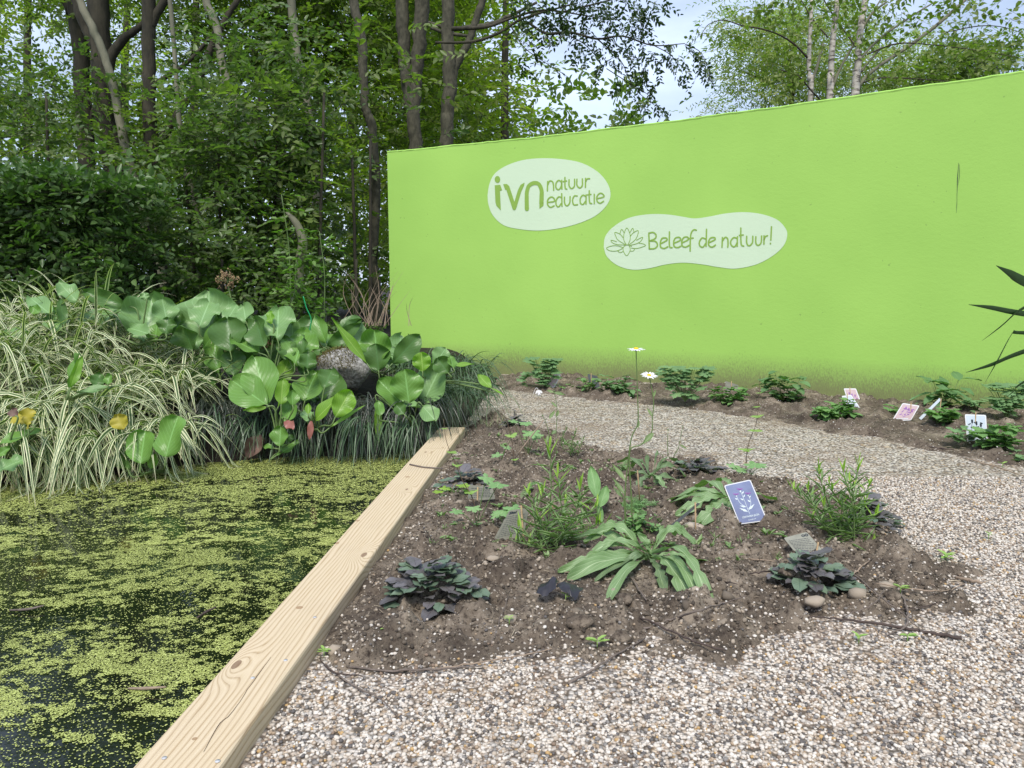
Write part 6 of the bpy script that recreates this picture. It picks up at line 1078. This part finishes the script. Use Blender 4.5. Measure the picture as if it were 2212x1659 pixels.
LV3 = [((1345, 1040), 18, (.03, .03), (0, .8, .6), 1), ((1360, 1075), 20, (.03, .02), (0, .8, .6), 1), ((1490, 1040), 22, (.05, .03), (0, .8, .6), 1), ((1475, 1055), 22, (.03, .02), (0, .8, .6), 1), ((1470, 1000), 14, (.05, .08), (0, .8, .6), 1), ((1430, 985), 10, (.05, .10), (0, .8, .6), 1), ((1330, 1000), 14, (.05, .06), (0, .8, .6), 1), ((1420, 1068), 20, (.03, .02), (0, .8, .6), 1), ((1440, 1080), 18, (.03, .02), (0, .8, .6), 0), ((1390, 985), 10, (.03, .09), (0, .8, .6), 1), ((1460, 1020), 16, (.05, .05), (0, .8, .6), 1), ((1365, 1010), 14, (.05, .05), (0, .8, .6), 1)]
knapweed((1408, 1040), 0, LV3, 'dark narrow knapweed rosette behind the two daisies', ('knap', 'knap_d'))
# daisies
def daisy(head, stem, leaves_, R, tilt, label, seed):
    b = GS(*stem[-1]); Yd = b[1]; P = smooth([D(x, y, Yd) for x, y in [head]+stem[:-1]]+[b], 6); root = empty('oxeye_daisy', b, label, 'flower', 'white daisies'); r = random.Random(seed)
    mb = MB(); tube(mb, P, [.0016, .0018, .0022, .0028], 6)
    for px, py, tx, ty, w in leaves_: sleaf(mb, (px, py), (tx, ty), w, Yd, (0, .5, .8), 'lance', n=6, m=4)
    mb.build('stem', M['stemg'], root, b); c = P[0]; ax = cv(tilt); a1 = nrm(np.cross(ax, RT)); a2 = np.cross(ax, a1)
    mb = MB(); n = 20
    for k in range(n):
        a = k*2*math.pi/n+r.uniform(-.08, .08); d = a1*math.cos(a)+a2*math.sin(a); l = R*(.85+.2*r.random()); e = d+ax*r.uniform(-.05, .28 if seed == 2 else .12); leaf(mb, c+d*R*.22, c+d*R*.22+nrm(e)*l*.8, R*.27, ax, 'oval', .05, .1, n=4, m=2, seed=k)
    mb.build('petals', M['petal'], root, b)
    mb = MB(); V = []; 
    for i in range(6):
        q = i/5*math.pi/2
        for k in range(14): a = k*2*math.pi/14; V.append(c+(a1*math.cos(a)+a2*math.sin(a))*R*.27*math.cos(q)+ax*R*.2*math.sin(q))
    i = np.arange(5)[:, None]*14; k = np.arange(14)[None]; mb.add(V, np.stack([i+k, i+(k+1) % 14, i+14+(k+1) % 14, i+14+k], -1).reshape(-1, 4)); mb.build('flower_disc', M['disc'], root, b)
    mb = MB(); tube(mb, [c-ax*R*.24, c-ax*R*.12, c-ax*.0005], [R*.08, R*.24, R*.27], 12); mb.build('flower_cup', M['stemg'], root, b)
daisy((1374, 754), [(1375, 790), (1377, 849), (1378, 912), (1366, 940), (1360, 970), (1352, 1040), (1350, 1090), (1355, 1150)], [(1378, 925, 1382, 905, 6), (1352, 1040, 1325, 1000, 10), (1351, 1070, 1325, 1030, 8)], .031, (0, .97, .18), 'taller white daisy, its flat flower seen side-on against the wall', 1)
daisy((1402, 811), [(1408, 840), (1412, 870), (1409, 905), (1407, 935), (1385, 960), (1362, 970), (1360, 1010), (1364, 1080), (1366, 1160)], [(1412, 935, 1385, 958, 12), (1409, 900, 1400, 880, 6), (1410, 860, 1420, 840, 5)], .028, (.1, .9, .35), 'shorter white daisy with lifted petals, right of the taller one', 2)
def budstem(pts, label, seed, lv=(), bud=.004):
    b = GS(*pts[-1]); P = smooth([D(x, y, b[1]) for x, y in pts[:-1]]+[b], 5); mb = MB(); tube(mb, P, [.0012, .0016, .002], 5); stones(mb, P[:1], np.array([bud]), 1.1, .1)
    for px, py, tx, ty, w in lv: sleaf(mb, (px, py), (tx, ty), w, b[1], (0, .4, .8), 'lance', n=6, m=4)
    tag(mb.build('budding_stem', M['stemg'], None, b), label, 'plant', 'thin budding stems in the bed')
budstem([(1443, 928), (1442, 955), (1443, 985)], 'short straight budding stem behind the daisies', 1)
budstem([(1475, 922), (1470, 945), (1465, 968), (1455, 985)], 'crooked budding stem right of the short straight one', 2, [(1468, 960, 1485, 970, 4)])
budstem([(1197, 845), (1203, 880), (1202, 920), (1201, 950), (1202, 985)], 'tall grey green stem with few leaves, right of the leaning stick', 3, [(1203, 880, 1190, 866, 5), (1202, 900, 1207, 885, 7), (1201, 930, 1190, 938, 8), (1197, 848, 1222, 852, 8), (1197, 848, 1180, 842, 6)])
budstem([(1172, 898), (1180, 915), (1186, 940), (1185, 970), (1183, 1000)], 'grey green stem leaning left beside the tallest thin one', 4, [(1186, 905, 1200, 885, 7), (1184, 940, 1178, 960, 6)])
budstem([(1330, 1048), (1346, 1075), (1350, 1120), (1352, 1165)], 'purplish thin stem left of the daisy stems', 5, [(1346, 1075, 1325, 1052, 8)])
# leafy low plants
def palmate(mb, c, az, el, R, seed, mi=0, lobes=5):
    r = random.Random(seed); d = np.array([math.cos(az)*math.cos(el), math.sin(az)*math.cos(el), math.sin(el)]); up = np.array([-math.cos(az)*math.sin(el), -math.sin(az)*math.sin(el), math.cos(el)]); s = np.cross(d, up); n = lobes*8; V = [c]; UV = [(.5, 0)]
    for k in range(n+1):
        a = (k/n-.5)*math.radians(290); lb = abs(math.sin((k/n)*lobes*math.pi)); rad = R*(.42+.58*lb**.7)*(1-.2*abs(a)/2.5)*(1+.10*math.sin(k*2.6)); V.append(c+d*math.cos(a)*rad+s*math.sin(a)*rad-up*(.12*rad+.12*R*(1-lb))); UV.append((.5+.5*(k % 8)/8, 1))
    mb.add(V, [(0, k+1, k+2) for k in range(n)], mi, UV)
def palm_plant(px, py, leafs, label, mat, seed, name='cranesbill_plant', group='plants with lobed leaves'):
    c = GS(px, py); root = empty(name, c, label, 'plant', group); A, S_ = MB(), MB(); r = random.Random(seed)
    for x, y, rp in leafs:
        p = D(x, y, c[1]+r.uniform(-.03, .03)); R = rp*c[1]/F; tube(S_, smooth([c, (c+p)/2+np.array([0, 0, .01]), p], 4), .0014, 4); palmate(A, p, -1.57+r.uniform(-1.3, 1.3), r.uniform(-.5, .05), R, r.randint(0, 999))
    S_.build('stalks', M['stemg'], root, c); A.build('leaves', M[mat], root, c)
palm_plant(1090, 1145, [(1092, 1100, 38), (1108, 1095, 28), (1074, 1108, 20)], 'bright lobed leaves in front of the Skal card', 'ger', 1)
palm_plant(1030, 1140, [(1050, 1030, 28), (1078, 1044, 30), (1022, 1095, 22), (983, 1102, 22), (1032, 1128, 14)], 'lobed leaves on thin stalks over the half hidden grey card', 'ger', 2)
palm_plant(1140, 985, [(1148, 932, 26), (1135, 912, 18), (1160, 940, 18), (1108, 908, 14)], 'lobed leaves at the far left corner of the bed', 'ger', 3)
palm_plant(1080, 1000, [(1075, 980, 18), (1110, 938, 14), (1095, 965, 12)], 'small bright lobed leaves beside the end of the timber', 'ger', 4)
palm_plant(985, 1065, [(1000, 1046, 20), (1012, 1058, 16), (960, 1052, 18), (948, 1060, 16)], 'low bright leaves touching the timber', 'lin_b', 5)
palm_plant(1612, 1040, [(1595, 1010, 24), (1632, 1000, 28), (1610, 1022, 22), (1645, 1006, 16), (1580, 1003, 14)], 'lobed leaves at the foot of the tall runner by the path', 'ger', 6)
def runner(pts, nodes, label, seed):
    b = GS(*pts[-1]); P = smooth([D(x, y, b[1]) for x, y in pts[:-1]]+[b], 6); root = empty('climbing_stem', b, label, 'plant', 'tall thin stems with leaf pairs'); mb = MB(); tube(mb, P, [.0009, .0014, .002], 5); mb.build('stem', M['stemr'], root, b); mb = MB(); r = random.Random(seed)
    for x, y, s_ in nodes:
        c = D(x, y, b[1])
        for q in (0, 1): palmate(mb, c, q*3.14+r.uniform(-.7, .7), r.uniform(-.1, .4), s_*b[1]/F, r.randint(0, 99), lobes=3)
    mb.build('leaves', M['seed'], root, b)
runner([(1642, 812), (1640, 850), (1636, 900), (1630, 925), (1618, 955), (1612, 990), (1612, 1035)], [(1640, 848, 8), (1634, 878, 9), (1634, 898, 16), (1632, 928, 18), (1614, 970, 20)], 'tall wiry stem with leaf pairs rising from the path edge', 1)
runner([(1085, 880), (1095, 910), (1103, 940), (1108, 970), (1110, 1000)], [(1104, 940, 16), (1112, 992, 9)], 'thin stem with bright leaves at the far left corner of the bed', 2)
runner([(958, 905), (965, 955), (985, 1003), (1000, 1040), (1018, 1070), (1028, 1100)], [(960, 925, 9), (977, 975, 14), (988, 1005, 12), (1018, 1062, 16)], 'trailing stem with bright leaves crossing the timber end', 3)
def leafclump(px, py, w, h, n, L, W, mat, label, seed, shape='oval', name='leafy_herb', group='low leafy plants along the wall', stems=8):
    c = GS(px, py); r = random.Random(seed); root = empty(name, c, label, 'plant', group); A, S_ = MB(), MB(); Rw = w*c[1]/F/2; H = h*c[1]/F
    tips = []
    for k in range(stems):
        t = c+np.array([r.uniform(-1, 1)*Rw*.8, r.uniform(-1, 1)*Rw*.5, H*r.uniform(.35, 1)]); tips.append(t); tube(S_, [c+(t-c)*np.array([.25, .25, 0]), t], .0016, 4)
    for k in range(n):
        t = tips[k % stems]; u = r.random()**.6; q = c+(t-c)*np.array([.25+.75*u, .25+.75*u, u])+np.array([r.gauss(0, 1)*.012, r.gauss(0, 1)*.012, r.gauss(0, 1)*.008]); q[2] = max(q[2], c[2]+.012); az = r.random()*6.28; hang_leaf(A, q, az, r.uniform(-.35, .5), L*(.7+.5*r.random()), W*(.8+.4*r.random()), shape, k, .12, .2, n=5, m=4)
    S_.build('stems', M['stemg'], root, c); A.build('leaves', M[mat], root, c)
leafclump(1335, 857, 90, 50, 120, .065, .042, 'gerd', 'dark oval leaved clump left of the shorter daisy by the wall', 1)
leafclump(1580, 872, 100, 42, 120, .052, .042, 'mint', 'low clump with small heart shaped leaves in front of a grey card by the wall', 2, 'heart')
leafclump(1700, 868, 100, 72, 64, .10, .055, 'hosta', 'taller broad leaved plant by the wall left of the pink and blue cards', 3)
leafclump(1800, 906, 130, 44, 140, .06, .044, 'mint', 'wide low clump under the leaning pale blue card', 4, 'heart')
leafclump(2040, 880, 95, 64, 36, .15, .06, 'hosta', 'plant with long pointed upright leaves behind the edge-on card', 5, 'lance')
leafclump(2025, 920, 105, 46, 110, .06, .044, 'mint', 'dense clump between the edge-on card and the upright blue card', 6)
leafclump(2165, 965, 115, 52, 110, .065, .048, 'mint', 'leafy clump right of the upright pale blue card', 7)
leafclump(2075, 955, 50, 35, 26, .05, .036, 'gerd', 'small clump left of the upright pale blue card', 8)
leafclump(1925, 893, 60, 25, 20, .05, .036, 'mint', 'few small leaves between the pink card and the blue one', 9)
leafclump(1270, 845, 60, 32, 30, .055, .036, 'mint', 'small plant in front of the dark grey card back', 10)
leafclump(1225, 850, 50, 20, 20, .05, .03, 'mint', 'small low leaves right of the small pink card', 11)
leafclump(1050, 815, 45, 40, 18, .06, .045, 'gerd', 'sparse plant beside the left foot of the wall', 12)
leafclump(1395, 1160, 90, 60, 120, .03, .014, 'mint', 'small leaved clover like herb at the foot of the daisies', 13, group='herbs in the middle of the bed')
leafclump(1345, 1150, 60, 25, 60, .035, .012, 'knap', 'basal leaves left of the daisy foot', 14, 'spat', group='herbs in the middle of the bed')
leafclump(2185, 1000, 40, 25, 14, .05, .036, 'gerd', 'few leaves at the right picture edge by the wall bed', 15)
def gplant(px, py, w, h, n, R, mat, label, seed):
    r = random.Random(seed); palm_plant(px, py, [(px+r.uniform(-w, w)*(.4+.6*q), py-h*(.15+.85*q)+r.uniform(-4, 4), R*r.uniform(.7, 1.15)) for q in [r.random()**.7 for _ in range(n)]], label, mat, seed, 'geranium_plant', 'lobed leaved plants along the wall')
gplant(1178, 838, 42, 68, 42, 17, 'gerd', 'bushy lobed leaved plant behind the small pink card', 1)
gplant(1480, 868, 62, 76, 66, 18, 'gerd', 'widest lobed leaved plant by the wall right of the daisies', 2)
gplant(1130, 840, 14, 42, 8, 12, 'gerd', 'small lobed plant left of the bushy one by the wall', 3)
gplant(2175, 905, 55, 80, 52, 20, 'gerd', 'lobed leaved plant at the right edge under the hanging blades', 4)
gplant(2110, 890, 30, 30, 14, 14, 'gerd', 'low lobed leaves behind the upright pale blue card', 5)
leafclump(2290, 930, 120, 90, 40, .06, .04, 'gerd', 'leafy plant just beyond the right edge of the picture', 16)
# two upright oval leaves, yarrow, seedlings
c = GS(1290, 1130); root = empty('young_plant', c, 'two upright furry oval leaves in the middle of the bed', 'plant')
for b, t, w in (((1289, 1075), (1277, 1005), 27), ((1296, 1095), (1312, 1048), 24), ((1300, 1130), (1292, 1080), 14)):
    mb = MB(); B = sleaf(mb, b, t, w, c[1], (0, .1, .95), 'oval', cup=.2, n=10, m=6); tube(mb, [B, c], .002, 5, 1); mb.build('leaf', [M['ger'], M['stalk']], root, c)
def feather(px, py, n, L, label, seed):
    c = GS(px, py); r = random.Random(seed); mb = MB()
    for k in range(n):
        az = r.random()*6.28; el = r.uniform(.1, .7); d = np.array([math.cos(az)*math.cos(el), math.sin(az)*math.cos(el), math.sin(el)]); s = np.array([-math.sin(az), math.cos(az), 0]); l = L*r.uniform(.6, 1.1); p0 = c+np.array([r.uniform(-.03, .03), r.uniform(-.03, .03), .005]); m_ = 16; t = np.repeat(np.linspace(.12, 1, m_), 2); sg = np.tile([1., -1.], m_); pos = p0+d*l*t[:, None]-np.array([0, 0, .3*l])*(t**2)[:, None]
        leaves6(mb, pos, s*sg[:, None]+d*.35+np.random.default_rng(k).normal(size=(2*m_, 3))*.12, np.tile([0, 0, 1.], (2*m_, 1)), l*.24*np.sin(np.pi*np.clip(t, .05, .97))**.6, np.full(2*m_, .0032)); tube(mb, [p0, p0+d*l*.5-np.array([0, 0, .075*l]), p0+d*l-np.array([0, 0, .3*l])], .0012, 4)
    tag(mb.build('yarrow', M['ger'], None, c), label, 'plant', 'feathery yarrow leaves')
feather(1370, 1100, 16, .11, 'feathery green yarrow between the daisies and the oval leaves', 1); feather(1340, 1015, 9, .07, 'small feathery yarrow left of the dark rosette', 2); feather(1140, 1060, 9, .07, 'small feathery yarrow behind the palmate leaves', 3)
def seedling(px, py, L, n, label, seed, mat='seed', h=.02):
    c = GS(px, py); r = random.Random(seed); mb = MB(); tube(mb, [c, c+np.array([0, 0, h])], .0012, 5)
    for k in range(n): hang_leaf(mb, c+np.array([0, 0, h*(1-.4*(k//2)/max(1, n/2))]), k*math.pi*(1 if n < 5 else .62)+r.uniform(-.4, .4), r.uniform(.1, .5), L*r.uniform(.8, 1.1), L*.42, 'oval', k, n=5, m=4)
    tag(mb.build('seedling', M[mat], None, c), label, 'seedling', 'single seedlings')
for x, y, L, n, lab in ((2043, 1212, .03, 7, 'fresh yellow green seedling on the gravel at the right'), (1960, 1388, .024, 4, 'seedling with two spread leaves under the thickest dark twig'), (1855, 1390, .02, 5, 'tiny seedling left of the one under the thick twig'), (1290, 1400, .028, 4, 'seedling at the front edge of the bed'), (1222, 1300, .016, 3, 'weak seedling stem below the plastic scrap'), (1945, 1282, .024, 4, 'seedling with pointed yellowish leaves in the twigs'), (700, 1420, .018, 6, 'small blue green seedling at the foot of the timber'), (1105, 1142, .012, 4, 'tiny pale seedling left of the Skal card'), (1100, 1350, .014, 4, 'tiny weed in the open soil below the biggest bugle rosette'), (810, 1380, .02, 2, 'single green leaf beside the timber'), (2135, 1165, .014, 5, 'tiny weed growing in the gravel path at the right'), (2165, 1010, .03, 2, 'single dull green leaf lying on the path at the right edge')): seedling(x, y, L, n, lab, int(x))
p = GS(1150, 856); mb = MB(); r0 = random.Random(3); c = D(1164, 845, p[1]); tube(mb, smooth([c, D(1158, 838, p[1]), p], 4), .0015, 5, 1)
for k in range(11): a = k*.57; leaf(mb, c, c+np.array([math.cos(a)*.03, r0.uniform(-.01, .01), math.sin(a)*.022-.012]), .009, (0, -1, .2), 'oval', n=4, m=2, seed=k)
tag(mb.build('faded_daisy', M['petal'], None, p), 'drooping white flower at the far edge of the path', 'flower')
c = GS(1000, 1237); mb = MB(); leaf(mb, G(1009, 1226, .02), G(974, 1214, .025), .014, (0, -.3, 1), 'lance', n=5, m=3); tag(mb.build('white_flake', M['white'], None, c), 'white flake behind the biggest bugle rosette', 'flake')
# yucca-like plant reaching in from the right
c = D(2420, 840, 3.6); c[2] = 0; root = empty('blade_leaved_shrub', c, 'shrub beyond the right edge sending dark sword shaped leaves into view', 'shrub'); Yy = 3.6; hub = D(2400, 690, Yy)
mb = MB(); tube(mb, smooth([hub, (hub+c)/2+np.array([.03, 0, 0]), c-np.array([0, 0, .1])], 4), [.02, .025, .03], 9); mb.build('stem', M['bark_d'], root, c)
def zy(x, y): return (1814.4+x*.3124, 475.2+y*.3124)
for pts, w in (([(1080, 315), (1180, 370), (1272, 425), (1700, 640)], [1, 14, 20, 10]), ([(890, 585), (1050, 608), (1272, 650), (1800, 720)], [1, 10, 13, 12]), ([(980, 838), (1120, 735), (1272, 612), (1500, 560), (1800, 680)], [1, 9, 12, 12, 8]), ([(1000, 1130), (1090, 980), (1190, 790), (1230, 780), (1500, 790), (1850, 760)], [1, 13, 8, 8, 14, 8]), ([(870, 1055), (1060, 1000), (1272, 915), (1850, 740)], [1, 13, 16, 8]), ([(1130, 1240), (1200, 1190), (1272, 1125), (1850, 780)], [1, 8, 12, 8]), ([(1700, 100), (1750, 300), (1850, 640)], [1, 14, 8]), ([(2300, 300), (2100, 420), (1880, 660)], [1, 14, 8])):
    mb = MB(); P = smooth([D(*zy(*p_), Yy+.02*k) for k, p_ in enumerate(pts)], 5); ribbon(mb, P, list(np.array(w)*Yy/F), UP*.9+TC*.5+RT*.3, fold=.15); mb.build('blade', M['yucca'], root, c)
# small weeds and grass wisps between the plants
mb = MB(); r0 = np.random.default_rng(8); cs = []
for k in range(900):
    x = r0.uniform(935, 1700) if k % 3 else r0.uniform(1130, 1480); y = r0.uniform(935, 1215); 
    if r0.random() > 1.15*fbm(x*.012, y*.02, 12, 2)-.22: continue
    p = G(x, y, .03)
    if side(p[0], p[1]) < BW+.04 or poly_sd(np.array([p[0]]), np.array([p[1]]), BEDP)[0] < .05: continue
    cs.append((p[0], p[1], float(bedz(np.array([[p[0]]]), np.array([[p[1]]]))[0, 0])))
cs = np.array(cs); n = len(cs); q = 6; P = np.repeat(cs, q, 0)+r0.normal(size=(n*q, 3))*np.array([.006, .006, 0]); az = r0.random(n*q)*6.28; el = np.repeat(r0.uniform(.1, 1.2, n), q); big = np.repeat(r0.uniform(.6, 1.6, n), q)
leaves6(mb, P, np.stack([np.cos(az)*np.cos(el), np.sin(az)*np.cos(el), np.sin(el)], 1), np.stack([-np.cos(az)*np.sin(el), -np.sin(az)*np.sin(el), np.cos(el)], 1), .022*big*r0.uniform(.6, 1.2, n*q), .007*big*np.repeat(r0.choice([.35, 1, 1.3], n), q), droop=.2)
tag(mb.build('small_weeds', M['lin']), 'tiny green weeds sprouting all over the planting bed', 'weeds', kind='stuff')
